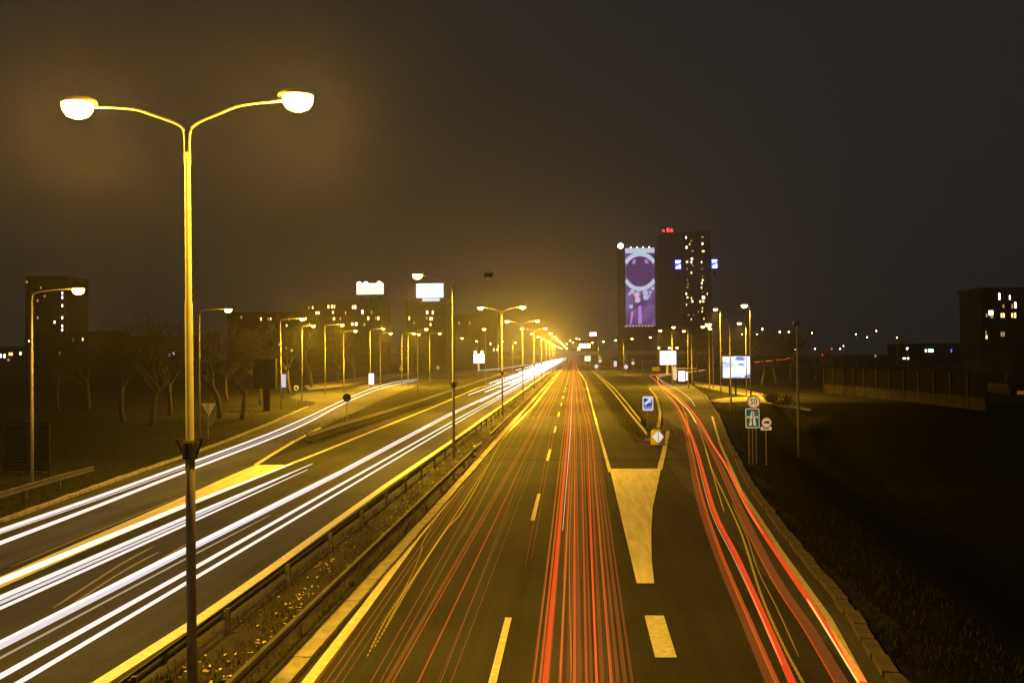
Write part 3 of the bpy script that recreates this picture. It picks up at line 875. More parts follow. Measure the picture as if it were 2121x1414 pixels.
# left boxes
t, b, (l, r_, zb, zt) = board('billboard', 'dark back of an unlit square billboard on a thick post', 525, 569, 745, 803, 851, DARKM, (551,), 0.5, postw=0.42)
t, b, _ = board('light_box', 'tall lavender lit advertising box beside a lamp post', 580.5, 592, 775, 802, 826, glowm('lavender_panel', (0.72, 0.7, 1.0), 1.0), (586,), 0.2, 'light box', 0.04, postw=.06)
t, b, _ = board('light_box', 'small bright white light box by the lit left side road', 764, 774, 773.5, 796, 801, ADW, (769,), 0.2, 'light box', 0.12, postw=.07)
t, b, (l, r_, zb, zt) = board('billboard', 'bright white billboard on a slim post left of the fourth median lamp', 981, 1003, 732.5, 752, 768, ADW, (), 0.4, rim=GALV)
MB().lathe([(0.5, 0), (0.45, zb - 0.12)], (-0.2, 0.2, 0), 10).build('post', SIGNW, t)
for px in (985, 999):
    x = D(px, 730, b.y).x - b.x
    MB().lathe([(0.2, 0), (0.6, 0.3), (0.5, 0.8), (0.05, 1.0)], (x, -0.8, zt + 0.3), 8).build('flood_lamp', LENSF, t)

# slatted screen at the lower left
b = G(8, 986)
Yb = b.y
t = thing('slatted_screen', 'dark slatted screen on posts at the far left behind the guard rail', 'screen', b)
slat = MB().box(0, q(100, 940)[0], -0.02, 0.02, 0, 0.13).mesh('slat', BARRG)
z0, z1 = q(50, 980)[1], q(50, 872)[1]
for px in (7, 53, 99): MB().box(q(px, 940)[0] - .04, q(px, 940)[0] + .04, 0.05, 0.13, 0, z1 + 0.05).build('post', DARKM, t)
k = z0 + 0.2
while k < z1 - 0.1:
    put('slat', slat, t, (0.06, 0, k), (R(18), 0, 0))
    k += 0.19

# noise barrier on the right
bx = [1709, 1730, 1750, 1771, 1793, 1819, 1846, 1875, 1906, 1938, 1972, 2008, 2046]
by = [813 + (x - 1709) * 0.1 + max(0, x - 1820) * 0.02 for x in bx]
pts = [G(x, y) for x, y in zip(bx, by)]
CONCD = surf('dark_concrete', (0.03, 0.028, 0.025), 0.95, 0.5, 0.8, spec=0.03)  # darker than the other concrete, for the barrier base
t = thing('noise_barrier', 'noise barrier of dark panels on a concrete base along the far right', 'noise barrier', pts[0])
for i, (a, c) in enumerate(zip(pts, pts[1:])):
    d = c - a
    L = d.length
    ang = math.atan2(d.y, d.x)
    o = a - pts[0]
    hb, ht = 1.5, 4.25
    for nm, g0, g1, z0, z1, th, m_ in (('base_block', .16, .16, 0, hb, .2, CONCD), ('panel', .12, .12, hb + .03, ht, .06, BARRG)):
        MB().box(g0, L - g1, -th, th, z0, z1).build(nm, m_, t, o).rotation_euler.z = ang
    MB().box(-.1, .1, -.24, .14, 0, ht + .08).build('post', DARKM, t, o).rotation_euler.z = ang

b = G(1752, 1186, -1.2)
t = thing('handrail', 'thin pale handrail running down the dark slope at lower right', 'handrail', b)
e = G(1992, 1420, -1.2) - b
MB().tube([V(0, 0, 0), V(e.x * .5, e.y * .5, .01), V(e.x, e.y, 0)], .028, 8).build('rail', RAILM, t)
for f in (.02, .26, .5, .74, .98): MB().tube([V(e.x * f, e.y * f, gh(b.x + e.x * f, b.y + e.y * f) - b.z - .1), V(e.x * f, e.y * f, -.004)], .02, 6).build('post', RAILM, t)
b = G(983, 955)
t = thing('rail_end_marker', 'short striped marker post at the end of the reservation rail', 'marker post', b)
for i in range(5): MB().box(-.09, .09, -.06, .06, .02 + .2 * i, .2 + .2 * i).build('stripe', SIGNW if i % 2 == 0 else SIGNK, t)

# ------------------------------------------------------------------ far bridge
Yg = 560
t = thing('road_bridge', 'long low concrete road bridge crossing far ahead of the carriageways', 'bridge', (0, Yg, 0))
zt, zb = D(1150, 727.5, Yg).z, D(1150, 736.2, Yg).z
MB().box(-160, 150, 0, 12, zb, zt - 1.0).build('deck', CONC, t)
MB().box(-160, 150, -0.3, 0.0 - .002, zt - 1.6, zt).build('parapet', KERB, t)
for x in (-90, -60, -30, 12, 38, 70, 100): MB().box(x - .6, x + .6, 3, 9, 0, zb - .003).build('pier', CONC, t)
b = D(1217, 742, 430)
t = thing('green_sign', 'pale green direction board near the far bridge on the right', 'road sign', (b.x, 430, 0))
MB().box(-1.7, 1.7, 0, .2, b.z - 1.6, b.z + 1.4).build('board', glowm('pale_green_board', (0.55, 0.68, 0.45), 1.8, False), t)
for x in (-1.2, 1.2): MB().box(x - .1, x + .1, .25, .45, 0, b.z + 1).build('post', GALV, t)
b = D(1199, 722, 500)
t = thing('small_lit_sign', 'small pale lit sign just above the far bridge', 'sign', (b.x, 500, 0))
MB().box(-1, 1, 0, .2, b.z - 1.2, b.z + 1.2).build('board', glowm('pale_board', (1, 0.8, 0.4), 2.2, False), t)
MB().box(-.15, .15, .25, .5, 0, b.z).build('post', GALV, t)
b = D(1228.5, 692, 640)
t = thing('roof_sign', 'small pinkish lit sign on a low roof right of the vanishing point', 'sign', (b.x, 640, 0))
MB().box(-2.7, 2.7, 0, .4, b.z - 1.5, b.z + 1.5).build('panel', glowm('pink_board', (1.0, 0.6, 0.5), 6, False), t)
MB().box(-3.5, 3.5, 1, 9, 0, b.z - 1.6).build('mast_house', WALLM, t)
b = D(1211, 716, 620)
t = thing('lit_hall', 'low hall with a row of bright windows right of the vanishing point', 'building', (b.x, 620, 0))
MB().box(-5, 5, 0, 14, 0, b.z + 3.4).build('wall', WALLM, t)
MB().box(-5.4, 5.4, -.4, 14.4, b.z + 3.402, b.z + 3.9).build('roof', DARKM, t)
for i in range(5): MB().box(-4.4 + 1.85 * i, -3.1 + 1.85 * i, -.12, -.02, b.z - 1.7, b.z + 1.7).build('window', glowm('hall_window', (1, 0.8, 0.35), 9, False) if i == 0 else MATS['hall_window'], t)

# ------------------------------------------------------------------ buildings
def building(name, label, x0, x1, ytop, Y, mat, depth=16, lit=(), grid=None, cat='building', ybot=None, group=None, wsz=(1.3, 1.5)):
    a, c = D(x0, ytop, Y), D(x1, ytop, Y)
    cx = (a.x + c.x) / 2
    hw = (c.x - a.x) / 2
    H = a.z
    t = thing(name, label, cat, (cx, Y, 0), group)
    MB().box(-hw, hw, 0, depth, 0, H).build('wall', mat, t)
    MB().box(-hw - .5, hw + .5, -.5, depth + .5, H + .003, H + .8).build('roof', DARKM, t)
    if grid:
        nx, fl = grid
        m = MB()
        z = 4.0
        while z < H - 2:
            m.box(-hw, hw, -.14, -.004, z - 0.75, z - 0.6)
            for i in range(nx):
                x = -hw + (i + .5) * 2 * hw / nx
                m.box(x - hw / nx * .55, x + hw / nx * .55, -.05, -.003, z - .5, z + 1.0)
            z += fl
        o = m.build('dark_windows', GLASSD, t)
        o['kind'] = 'stuff'
    for (x, y, kx, ky, m_) in lit:
        p = D(x, y, Y)
        wdx, wdz = wsz[0] * kx, wsz[1] * ky
        MB().box(p.x - cx - wdx / 2, p.x - cx + wdx / 2, -.26, -.15, p.z - wdz / 2, p.z + wdz / 2).build('window', m_, t)
    return t
Wm, Wc, Wd = WIN_W, WIN_C, WIN_D
HOT = glowm('hot_window', (1.0, 0.78, 0.5), 5, False)
# left: tall block behind the far left lamp, low blocks, long slab with roof sign, block with roof sign
building('apartment_tower', 'tall dark apartment tower behind the far left lamp with a column of lit windows', 52, 138, 575, 420, WALLM, 20,
         [(129.5, 607, .6, 1, Wc), (129.5, 616, .6, 1, Wc), (129.5, 633, .6, 1, Wc), (129.5, 658, .6, 1, Wc), (129.5, 675, .6, 1, Wc), (129.5, 683, .6, 1, Wc), (113.5, 667, .7, 1, Wc), (78.5, 622.5, .6, 1, Wd), (78.5, 658, .6, 1, Wd), (71, 692, .6, 1, Wm),
          (85, 596, .6, .8, Wd), (56, 584, .8, .8, Wd), (93, 613, .6, .8, Wd), (68, 612, .7, .8, Wd)], (9, 3))
building('low_block', 'low dark building at the far left with a line of small lit windows', -60, 60, 722, 380, WALLM, 18,
         [(2, 737, .8, 1.2, Wc), (10, 737, .8, 1.2, Wc), (20.5, 733, .6, 1, Wm), (25, 733, .6, 1, Wm), (43, 732, .8, 1, Wc), (18, 745, .8, .8, Wd)], (16, 3))
building('low_block', 'low dark building left of the tall lamp pole with scattered lit windows', 66, 220, 690, 400, WALLM, 18,
         [(74, 743.5, 1.6, 1.2, glowm('white_shop_window', (.95, .95, 1), 8, False)), (124, 731.5, .6, 1, Wc), (172, 703, .6, 1.2, Wm), (152, 704, .5, 1, Wd), (87, 744, 1.6, 1, Wd), (69, 732, .5, 1, Wc)], (18, 3))
building('low_block', 'low dark building between bare trees left of the tall lamp pole', 225, 385, 700, 420, WALLM, 18,
         [(205, 735, .5, 1, Wc), (242, 747.5, .5, 1, Wc), (284, 708, .5, 1, Wd), (291, 725.5, .5, 1, Wd), (317, 729, .6, 1, Wm), (352, 734, .6, 1.2, Wc), (360, 732, .6, 1.2, Wc)], (20, 3))
L4 = [(680.5, 635, .8, 1, Wm), (688, 635, .9, 1, Wm), (693, 635, .5, 1, Wm), (731, 636, .7, 1, Wm), (736, 636, .8, 1, HOT), (640, 637, .6, .8, Wd), (648, 637, .6, .8, Wm), (658, 648, 2, .8, Wm), (690, 647, .7, .8, Wm), (692, 660, 1, .8, Wm),
      (751, 646, .9, 1.1, HOT), (763, 659, .9, 1, Wm), (779, 659, .7, .9, Wd), (784, 659, .9, 1, Wm), (730, 671, 1, .9, Wm), (738, 671, 1.1, .9, HOT), (755, 672, .7, .9, Wd), (634, 660, .6, .9, Wm), (642, 672, .6, .9, Wd), (705, 660, .6, .8, Wd), (716, 648, .5, .8, Wd), (770, 647, .5, .8, Wd)]
building('long_block', 'long apartment slab with lit windows under a roof billboard on the left', 622, 790, 627, 330, WALLB, 16, L4, (26, 3.0), wsz=(.9, 1.5))
building('corner_block', 'narrower apartment block behind the lamp, carrying a lavender roof sign', 842, 925, 628, 340, WALLB, 18,
         [(885, 647, .9, .9, HOT), (896.5, 647, .7, 1, HOT), (893, 660, 1.6, .9, Wm), (884, 659, .6, .9, Wd), (848, 659, .6, 1.1, Wm), (858, 668, .5, .9, Wd), (892, 672, .7, .9, Wm)], (11, 3), wsz=(.9, 1.5))
building('low_block', 'low hazy building between second and third median lamps', 935, 1030, 655, 420, WALLB, 16, [(1016, 712, .6, 1, Wm), (1023, 724, .6, 1, Wm), (1030, 724, .6, 1, Wm), (951, 655 + 14, .6, 1, Wd), (973, 668, .5, 1, Wd)], (14, 3))
# dark far tower with red-rimmed lights near (540, 660)
building('low_block', 'dark low building beyond the bare trees left of the dark billboard', 470, 618, 650, 400, WALLM, 16,
         [(541, 660.5, .6, 1.1, Wm), (556, 660, .5, .8, Wd), (561, 660, .5, .8, Wm), (599, 661, .5, .9, Wd), (594, 674, .5, .8, Wm), (500, 637 + 20, .5, .8, Wd), (593, 720, .7, .9, Wm), (605, 725, .7, 1, Wm), (578, 713, .6, .9, Wm)], (18, 3))
# roof signs
def roof_sign(label, x0, x1, y0, y1, Y, mat, name='roof_billboard'):
    a, c = D(x0, y1, Y), D(x1, y0, Y)
    cx = (a.x + c.x) / 2
    t = thing(name, label, 'roof sign', (cx, Y, a.z))
    hw, H = (c.x - a.x) / 2, c.z - a.z
    MB().box(-hw - .15, hw + .15, 0, .4, -.15, H + .15).build('frame', DARKM, t)
    MB().box(-hw, hw, -.04, -.003, 0, H).build('panel', mat, t)
    for s in (-.7, 0, .7): MB().tube([(hw * s, .3, -3.0), (hw * s, .3, 0)], .09, 6).tube([(hw * s, 3, -2.6), (hw * s, .4, H * .7)], .07, 6).build('strut', DARKM, t)
    return t, hw, H
t, hw, H = roof_sign('bright cream roof billboard lit by bulging floodlights on the long slab', 738.5, 794.5, 586, 610, 329, glowm('cream_panel', (1.0, 0.95, 0.62), 1.9, True))
for s in (-.75, -.28, .72):
    MB().lathe([(.3, -.9), (.9, -.5), (1.05, 0), (.7, .5), (.1, .75)], (hw * s, -.9, H - .1), 12).build('flood_lamp', glowm('flood_glow', (.95, 1, .8), 9, False) if s == -.75 else MATS['flood_glow'], t)
for i in range(9): MB().box(-hw * .62 + i * hw * .15, -hw * .62 + i * hw * .15 + hw * (.05 + .02 * (i % 3)), -.05, -.042, H * .42, H * .58).build('faint_lettering', glowm('faint_letter', (.6, .58, .38), 1.2, False) if i == 0 else MATS['faint_letter'], t)
MB().box(-hw * .75, hw * .75, -.052, -.042, H * .24, H * .29).build('underline', MATS['faint_letter'], t)
t, hw, H = roof_sign('white and lavender roof sign on the narrower block behind the lamp', 862, 918.5, 586.5, 617, 339, glowm('lav_panel', (1.0, .98, 1.0), 2.0, True, grade=(.12, (.62, .58, .85))))
MB().box(-hw * .56, hw * .72, -.1, -.045, -1.6, -.2).build('lower_strip', glowm('strip', (.8, .9, .85), 1.1, False), t)

# twin towers to the right of centre
YT = 860
ta = building('banner_tower', 'dark tower block on whose front the tall purple banner hangs', 1281, 1360, 514, YT, WALLM, 26, [(1294, 676, 1, 1, Wd)], None, 'tower')
tb = building('tall_tower', 'tallest dark tower between the banner and the lit windows, red sign on top', 1366, 1407, 486, YT + 10, WALLM, 26, [], (6, 3), 'tower')
WT = []
for (x, y, kx, ky, m_) in ((1421, 492, .9, 1.4, Wc), (1422, 512.5, 1.6, 1.4, Wc), (1432, 499, 1.2, 1, Wd), (1428.5, 506, .8, 1, Wm), (1434.5, 520, 1.3, 1, Wd), (1433, 536, 1.9, 1.1, HOT), (1423, 542.5, 1.9, 1.2, Wm), (1432, 543, 1.1, 1.3, Wc), (1435, 550, 1, 1, Wd),
                           (1432, 565, 1.3, 1.2, Wm), (1423, 557, .8, 1, Wd), (1424, 580, .9, 1, Wd), (1425, 588, .9, 1, Wd), (1424, 594.5, 1.4, 1, Wd), (1421.5, 608.5, .9, 1.3, HOT), (1424, 616, 1.6, 1.1, Wm), (1432, 617.5, .9, 1.1, Wm), (1434, 624, 1.2, 1.3, HOT),
                           (1422, 631, .8, 1.1, Wm), (1432, 661, .8, 1, Wm), (1455, 491, 2.0, .9, Wd), (1455, 505, 1.2, 1.4, HOT), (1456.5, 520.5, 2.4, 1, Wm), (1453, 543, .8, 1.2, Wc), (1454, 557, .8, .9, Wd), (1455, 572, .8, .9, Wd), (1455.5, 580, 1.5, 1.1, Wm),
                           (1453.5, 586.5, 1, 1.2, Wc), (1453, 595.5, 1, 1.3, Wm), (1455, 605, .7, .8, Wd), (1457, 616, 2.6, 1.5, HOT), (1456, 624, 2.4, 1.1, Wm), (1450, 624.5, .7, 1.3, HOT), (1465, 608.5, .7, 1.3, Wm), (1455, 638, .9, .9, Wm), (1454.5, 645, 1.1, 1, Wm), (1446.5, 645.5, .9, 1, Wd), (1458, 660, .8, 1, Wm), (1426, 652, 1.4, .8, Wd), (1437, 652, .6, .8, Wd)):
    WT.append((x, y, kx, ky, m_))
tc_ = building('window_tower', 'dark tower with two columns of scattered lit windows right of the banner', 1411, 1472, 482, YT, WALLM, 26, WT, (9, 3.6), 'tower', wsz=(1.2, 1.9))
# banner
a, c = D(1296.5, 676, YT - .6), D(1355.5, 513, YT - .6)
cx, hw, H = (a.x + c.x) / 2, (c.x - a.x) / 2, c.z - a.z
EB = 3.4  # floodlighting put into the banner's own colours as emission
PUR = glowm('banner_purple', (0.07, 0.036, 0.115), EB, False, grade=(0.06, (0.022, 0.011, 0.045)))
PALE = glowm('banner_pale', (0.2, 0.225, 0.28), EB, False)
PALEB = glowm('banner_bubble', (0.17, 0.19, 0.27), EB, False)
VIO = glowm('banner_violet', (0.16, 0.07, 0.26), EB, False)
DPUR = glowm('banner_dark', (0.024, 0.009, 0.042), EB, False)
t = thing('banner', 'tall purple floodlit banner with a dark disc, pale ring and bubbles', 'banner', (cx, YT - .6, a.z))
MB().box(-hw, hw, 0, .35, 0, H).build('cloth', PUR, t)
MB().box(-hw, hw, -.06, -.01, H * .935, H).build('top_band', PALE, t)
rad = hw * 1.0
cz = H * .70
def clip_poly(P): return [(min(max(x, -hw), hw), min(max(z, 0), H * .99)) for x, z in P]
n = 40
def arc(a0, a1, r0, r1, dz=0):
    o = [(r1 * math.cos(R(a0 + (a1 - a0) * i / n)), cz + dz + 1.06 * r1 * math.sin(R(a0 + (a1 - a0) * i / n))) for i in range(n + 1)]
    i_ = [(r0 * math.cos(R(a0 + (a1 - a0) * i / n)), cz + 1.06 * r0 * math.sin(R(a0 + (a1 - a0) * i / n))) for i in range(n + 1)]
    return [(o[i], o[i + 1], i_[i + 1], i_[i]) for i in range(n)]
m = MB()
for (a0, a1) in ((28, 152), (208, 332)):
    for quad in arc(a0, a1, rad * .99, rad * 1.25, 0):
        m.prism(clip_poly(quad), -.12, -.07)
m.build('ring_print', PALE, t)
disc(t, (0, cz), rad * .985, DPUR, -.18, .05, 'disc_print', 40)
for (x0, x1, z0, z1) in ((-.16, .1, .03, .27), (-.72, -.62, .02, .2)):
    MB().prism([(hw * x0, H * z0), (hw * x1, H * z0 + .8), (hw * x1 * .7, H * z1), (hw * x0 * .9, H * z1 - 1)], -.26, -.2).build('violet_streak', VIO, t)
for (x0, x1, z0, z1) in ((-.55, -.3, .8, .855), (.35, .6, .8, .85)):
    MB().prism([(hw * x0, H * z0), (hw * x1, H * z0), (hw * x1 * .9, H * z1), (hw * x0 * .8, H * z1)], -.26, -.2).build('violet_streak', VIO, t)
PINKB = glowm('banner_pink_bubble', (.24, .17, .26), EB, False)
for i, (bx_, bz, br) in enumerate(((-.24, .404, .2), (-.19, .337, .2), (.35, .43, .19), (.38, .368, .19), (-.64, .254, .14), (-.56, .446, .15), (-.73, .415, .1), (.86, .482, .11), (.69, .435, .1), (-.08, .46, .12), (.62, .39, .07), (-.42, .475, .09))):
    disc(t, (hw * bx_, H * bz), hw * br, PINKB if i < 2 else PALEB, -.2 - br * .1, .05, 'bubble_print', 18)
FLW = glowm('flood_white', (1, .98, .92), 11, False)
for i in range(4): MB().lathe([(.2, 0), (.55, .4), (.45, 1.0), (.05, 1.2)], (hw * (-.62 + .42 * i), -.9, H + .1), 8).build('flood_lamp', FLW, t)
for i in range(9): MB().lathe([(.15, 0), (.5, .3), (.4, .9), (.05, 1.1)], (hw * (-.95 + .215 * i), -.9, -.3), 8).build('flood_lamp', MATS['warm_window'], t)
p = D(1285.5, 509.5, YT - 1)
t = thing('floodlight', 'round white floodlight on the top left corner of the banner tower', 'floodlight', (p.x, YT - 1, p.z))
MB().lathe([(.5, -3.0), (1.9, -2.4), (3.0, -1.0), (3.2, 0.3), (2.6, 1.8), (1.2, 2.8), (.2, 3.1)], n=14).build('lamp', glowm('flood_big', (1, .9, .78), 10, False), t)
MB().box(-.3, .3, .4, 1.8, -6, 0).build('bracket', DARKM, t)
# red led clock
p = D(1383, 477, YT + 9)
t = thing('led_clock', 'red glowing letters and digits on top of the tallest tower', 'clock sign', (p.x, YT + 9, p.z))
RED = glowm('red_led', (1.0, .05, .07), 5.5, False)
MB().box(-7.4, 7.4, .1, .8, -3.6, 3.6).build('cabinet', DARKM, t)
text('n 8:6', 6.4, RED, t, (0, -.1, 0), 'digits', thick=.1, sx=.95)
for s in (-5, 5): MB().box(s - .2, s + .2, .3, .8, -5.2, -3.61).build('leg', DARKM, t)
# blue led panels
BL = glowm('led_blue', (.03, .04, .9), 5, False)
BW = glowm('led_text', (.6, .62, 1.0), 7, False)
for (x, lab) in ((1404.5, 'blue led panel left of the lit window columns'), (1480, 'blue led panel right of the lit window columns')):
    p = D(x, 548 if x < 1450 else 546.5, YT - 2)
    t = thing('led_screen', lab, 'led panel', (p.x, YT - 2, p.z), 'blue led panels on the towers')
    MB().box(-3.1, 3.1, 0, .6, -5, 5).build('screen', BL, t)
    for (z, l0, l1) in ((4.1, -2.8, 2.8), (3.0, -2.7, 2.4), (1.9, -2.6, 1.8), (-.4, 1.4, 2.8), (-1.5, -1.2, 2.7), (-2.7, -2.3, 2.8), (-3.8, -2.6, 2.8)):
        MB().box(l0, l1, -.06, -.003, z - .38, z + .38).build('text_row', BW, t)
    if x > 1450: MB().box(-1.2, 1.2, .8, 3, -12, 5).build('mount', WALLM, t)
# right building
RBW = [(2069.5, 614, .7, 1.8, Wc), (2091, 616, .5, 1.2, Wc), (2078, 634, .6, .9, Wd), (2096, 634, .5, 1.2, Wd), (2102.5, 632, .8, 1.6, HOT), (2052, 648, 1.8, 1.3, Wc), (2043, 653, .5, 1, Wd), (2074, 653, .6, 1.2, Wm), (2078.5, 653, .6, 1.2, Wm), (2096, 653, .6, 1.2, Wm), (2102, 653, .7, 1.4, Wm),
       (2074, 692, .6, 1.2, Wd), (2078.5, 692, .6, 1.2, Wd), (2042, 689, .4, .9, Wd), (2043, 698, .6, 1, Wm), (2054, 654, 1, 1.2, Wd)]
building('apartment_block', 'dark apartment block at the far right with warm lit windows', 2032, 2150, 600, 330, WALLM, 18, RBW, (12, 3.0), wsz=(.95, 1.5))
building('low_block', 'low dark building on the right horizon with a cyan lit sign', 1862, 2010, 715, 420, WALLM, 15, [(1927.5, 726, 2.0, 1.0, glowm('cyan_sign', (.35, .75, 1.0), 6, False)), (1917, 726, .5, .9, Wc), (1970, 726, .4, 1, glowm('blue_dot', (.1, .1, .9), 3, False)), (1873, 742, 1.2, .5, Wc), (1881, 742, .5, .7, Wc), (1813, 737, .6, .8, Wd)], (14, 3))
building('low_house', 'low house lit orange at the right edge of the frame', 2092, 2160, 806, 128, WALLB, 10, [(2113, 817, 1.2, 1.0, glowm('orange_porch', (.35, .12, .04), .5, False))], None, wsz=(.9, 1.2))

# ------------------------------------------------------------------ trees
def make_tree(seed, H=9.0, spread=0.55, levels=5, n0=5, thin=1.0):
    rnd = random.Random(seed)
    trunk, crown = MB(), MB()
    def grow(p, d, L, r, lev):
        k = 3
        pts, rs = [p], [r]
        for i in range(k):
            d = (d + Vector((rnd.uniform(-.16, .16), rnd.uniform(-.16, .16), rnd.uniform(-.02, .12)))).normalized()
            p = p + d * (L / k)
            pts.append(p)
            rs.append(r * (1 - 0.34 * (i + 1) / k))
        (trunk if lev == 0 else crown).tube(pts, rs, 8 if lev == 0 else 5 if lev < 3 else 3, caps=lev == 0)
        if lev >= levels: return
        nb = n0 if lev == 0 else rnd.choice((2, 3, 3))
        for j in range(nb):
            f = rnd.uniform(.35, 1.0) if j and lev else 1.0 - .3 * rnd.random() * (j > 0)
            i = min(k - 1, int(f * k))
            o = pts[i].lerp(pts[i + 1], f * k - i) if f < 1 else pts[-1]
            ax = Vector((rnd.uniform(-1, 1), rnd.uniform(-1, 1), rnd.uniform(-.25, .35))).normalized()
            nd = (d * (1 - spread * rnd.uniform(.7, 1.1)) + ax * spread * 1.2 + Vector((0, 0, .16))).normalized()
            grow(o, nd, L * rnd.uniform(.62, .82), max(.011 * thin, rs[-1] * rnd.uniform(.5, .72)), lev + 1)
    grow(Vector((0, 0, -.1)), Vector((0, 0, 1)), H * .27, H * .017, 0)
    top = max(v[2] for v in crown.v)
    for mm in (trunk, crown): mm.v = [(x * H / top, y * H / top, z * H / top) for x, y, z in mm.v]
    return trunk.mesh('trunk', BARK, True), crown.mesh('crown', BARK)
TM = [make_tree(s, 9.0, .55 if s % 2 else .45, 6, 5) for s in (3, 8, 21, 34, 55)]
def tree(px, py, top, label, group, v=0, wide=1.0, cat='tree'):
    b = G(px, py)
    H = D(px, top, b.y).z
    t = thing('bare_tree', label, cat, b, group)
    k = H / 9.0
    t.scale = (k * wide, k * wide, k)
    t.rotation_euler = (0, 0, random.uniform(0, 6.28))
    put('trunk', TM[v % 5][0], t)
    put('crown', TM[v % 5][1], t)
    return t
TL = 'bare winter trees in the park on the left'
for i, (px, py, top, lab, wd) in enumerate([
        (315, 880, 640, 'large bare tree left of the tall lamp pole, twigs faintly lit', 1.2), (255, 872, 660, 'bare tree in the darkness furthest left of the tall pole', 1.15), (352, 860, 650, 'bare tree just left of the tall lamp pole', 1.1),
        (455, 865, 672, 'bare spreading tree right behind the tall lamp pole', 1.3), (500, 868, 690, 'low bare tree right of the yield sign', 1.25), (540, 838, 676, 'bare tree behind the dark billboard back', 1.2),
        (470, 830, 655, 'taller bare tree below the second left lamp', 1.1), (600, 815, 668, 'bare tree between dark billboard and blue round sign', 1.2), (645, 802, 690, 'small bare tree on the lit grass left of the side road', 1.0),
        (735, 783, 690, 'lit bare tree standing alone on the yellow grass', 1.15), (700, 792, 685, 'bare tree behind the lone lit tree on the left', 1.0), (780, 776, 694, 'hazy bare tree right of the lone lit tree', 1.0),
        (185, 850, 665, 'bare tree near the far left lamp', 1.1), (640, 785, 672, 'bare tree under the cluster of left lamps', 1.2), (575, 792, 660, 'bare tree rising behind the lavender light box', 1.2),
        (850, 772, 700, 'hazy bare tree furthest right on the left side', 1.0), (120, 850, 690, 'small bare tree right beside the far left lamp post', 1.1)]):
    tree(px, py, top, lab, TL, i, wd)
TR = 'bare winter trees in the park on the right'
for i, (px, py, top, lab, wd) in enumerate([
        (1466, 790, 690, 'bushy bare tree left of the wide billboard, lit yellow', 1.0), (1580, 800, 676, 'large bare tree right of the wide billboard', 1.35), (1610, 795, 682, 'bare tree near the right column, twigs lit yellow', 1.2),
        (1530, 782, 690, 'bare tree rising behind the wide billboard', 1.1), (1640, 788, 690, 'dim bare tree right of the lit park trees', 1.2), (1500, 776, 696, 'far bare tree left of the wide billboard', 1.1), (1690, 790, 715, 'dark low tree left of the noise barrier', 1.2),
        (2080, 800, 715, 'bare tree lit orange near the right edge', 1.2), (2030, 800, 730, 'dark bare tree below the far right windows', 1.1), (1445, 778, 694, 'small bare tree behind the bus stop', 1.0)]):
    tree(px, py, top, lab, TR, i + 2, wd)

# bushes at the right kerb
def bush_mesh(seed):
    rnd = random.Random(seed)
    m = MB()
    for i in range(260):
        th, r_ = rnd.uniform(0, 6.28), rnd.uniform(0, .35)
        p = V(r_ * math.cos(th), r_ * math.sin(th), 0)
        q_ = p + V(math.cos(th) * rnd.uniform(.2, .9), math.sin(th) * rnd.uniform(.2, .9), rnd.uniform(.5, 1.4))
        m.tube([p, p.lerp(q_, .5) + V(0, 0, .1), q_], [.012, .009, .004], 3, caps=False)
    return m.mesh('twigs', BARK)
BM = [bush_mesh(s) for s in (1, 2)]
for i, (x, y, k) in enumerate([(1618, 838, 2.2), (1648, 845, 2.0), (1668, 850, 1.8), (1596, 832, 1.6), (1690, 848, 2.0)]):
    b = G(x, y)
    b.z = gh(b.x, b.y)
    t = thing('bare_bush', f'bare twiggy bush at the dark edge of the right path, {ORD[[3, 2, 1, 4, 0][i]] if i != 4 else "rightmost"} from the right column', 'bush', b, 'bushes beside the right path')
    t.scale = (k, k, k * .8)
    put('twigs', BM[i % 2], t)

# ------------------------------------------------------------------ grass, leaves in the reservation and on the verges (uncountable)
rnd = random.Random(5)
m = MB()
def blade(x, y, z, h, wdt):
    a = rnd.uniform(0, 6.28)
    dx, dy = math.cos(a) * wdt, math.sin(a) * wdt
    lx, ly = rnd.uniform(-.5, .5) * h, rnd.uniform(-.5, .5) * h
    m.add([(x - dx, y - dy, z), (x + dx, y + dy, z), (x + lx, y + ly, z + h)], [(0, 1, 2)])
for i in range(26000):
    Y = 10 + 110 * rnd.random() ** 1.7
    X = rnd.uniform(-8.8, -6.4)
    if math.sin(X * 3.1 + Y * .7) + math.sin(Y * 1.9 - X) < rnd.uniform(-2, 1.2): continue
    blade(X, Y, .1, rnd.uniform(.05, .2), rnd.uniform(.006, .013))
struct(m.build('reservation_grass', GRASSB), 'stuff')
m = MB()
for i in range(24000):
    Y = 60 + 120 * rnd.random()
    u = rnd.random()
    if rnd.random() < .5: X = -19.5 - (Y - 50) * .02 - rnd.uniform(0, 6)
    else: X = 6.2 + rnd.uniform(-1.6, 3.2)
    p = V(X, Y)
    blade(X, Y, .1 if False else .0, rnd.uniform(.1, .26), .012)
for i in range(26000):      # rough grass outside the slip roads
    if i % 2:
        f = rnd.random() ** .6
        j = min(len(rk) - 2, int(f * (len(rk) - 1)))
        p = rk[j].lerp(rk[j + 1], rnd.random()) + V(.25 + 3.2 * rnd.random() ** 2, 0)
    else:
        j = rnd.randrange(len(lk) - 1)
        p = lk[j].lerp(lk[j + 1], rnd.random()) + V(-rnd.uniform(.25, 14), rnd.uniform(0, 6))
    blade(p.x, p.y, gh(p.x, p.y), rnd.uniform(.06, .22), .014)
struct(m.build('verge_grass', GRASSB), 'stuff')
m = MB()
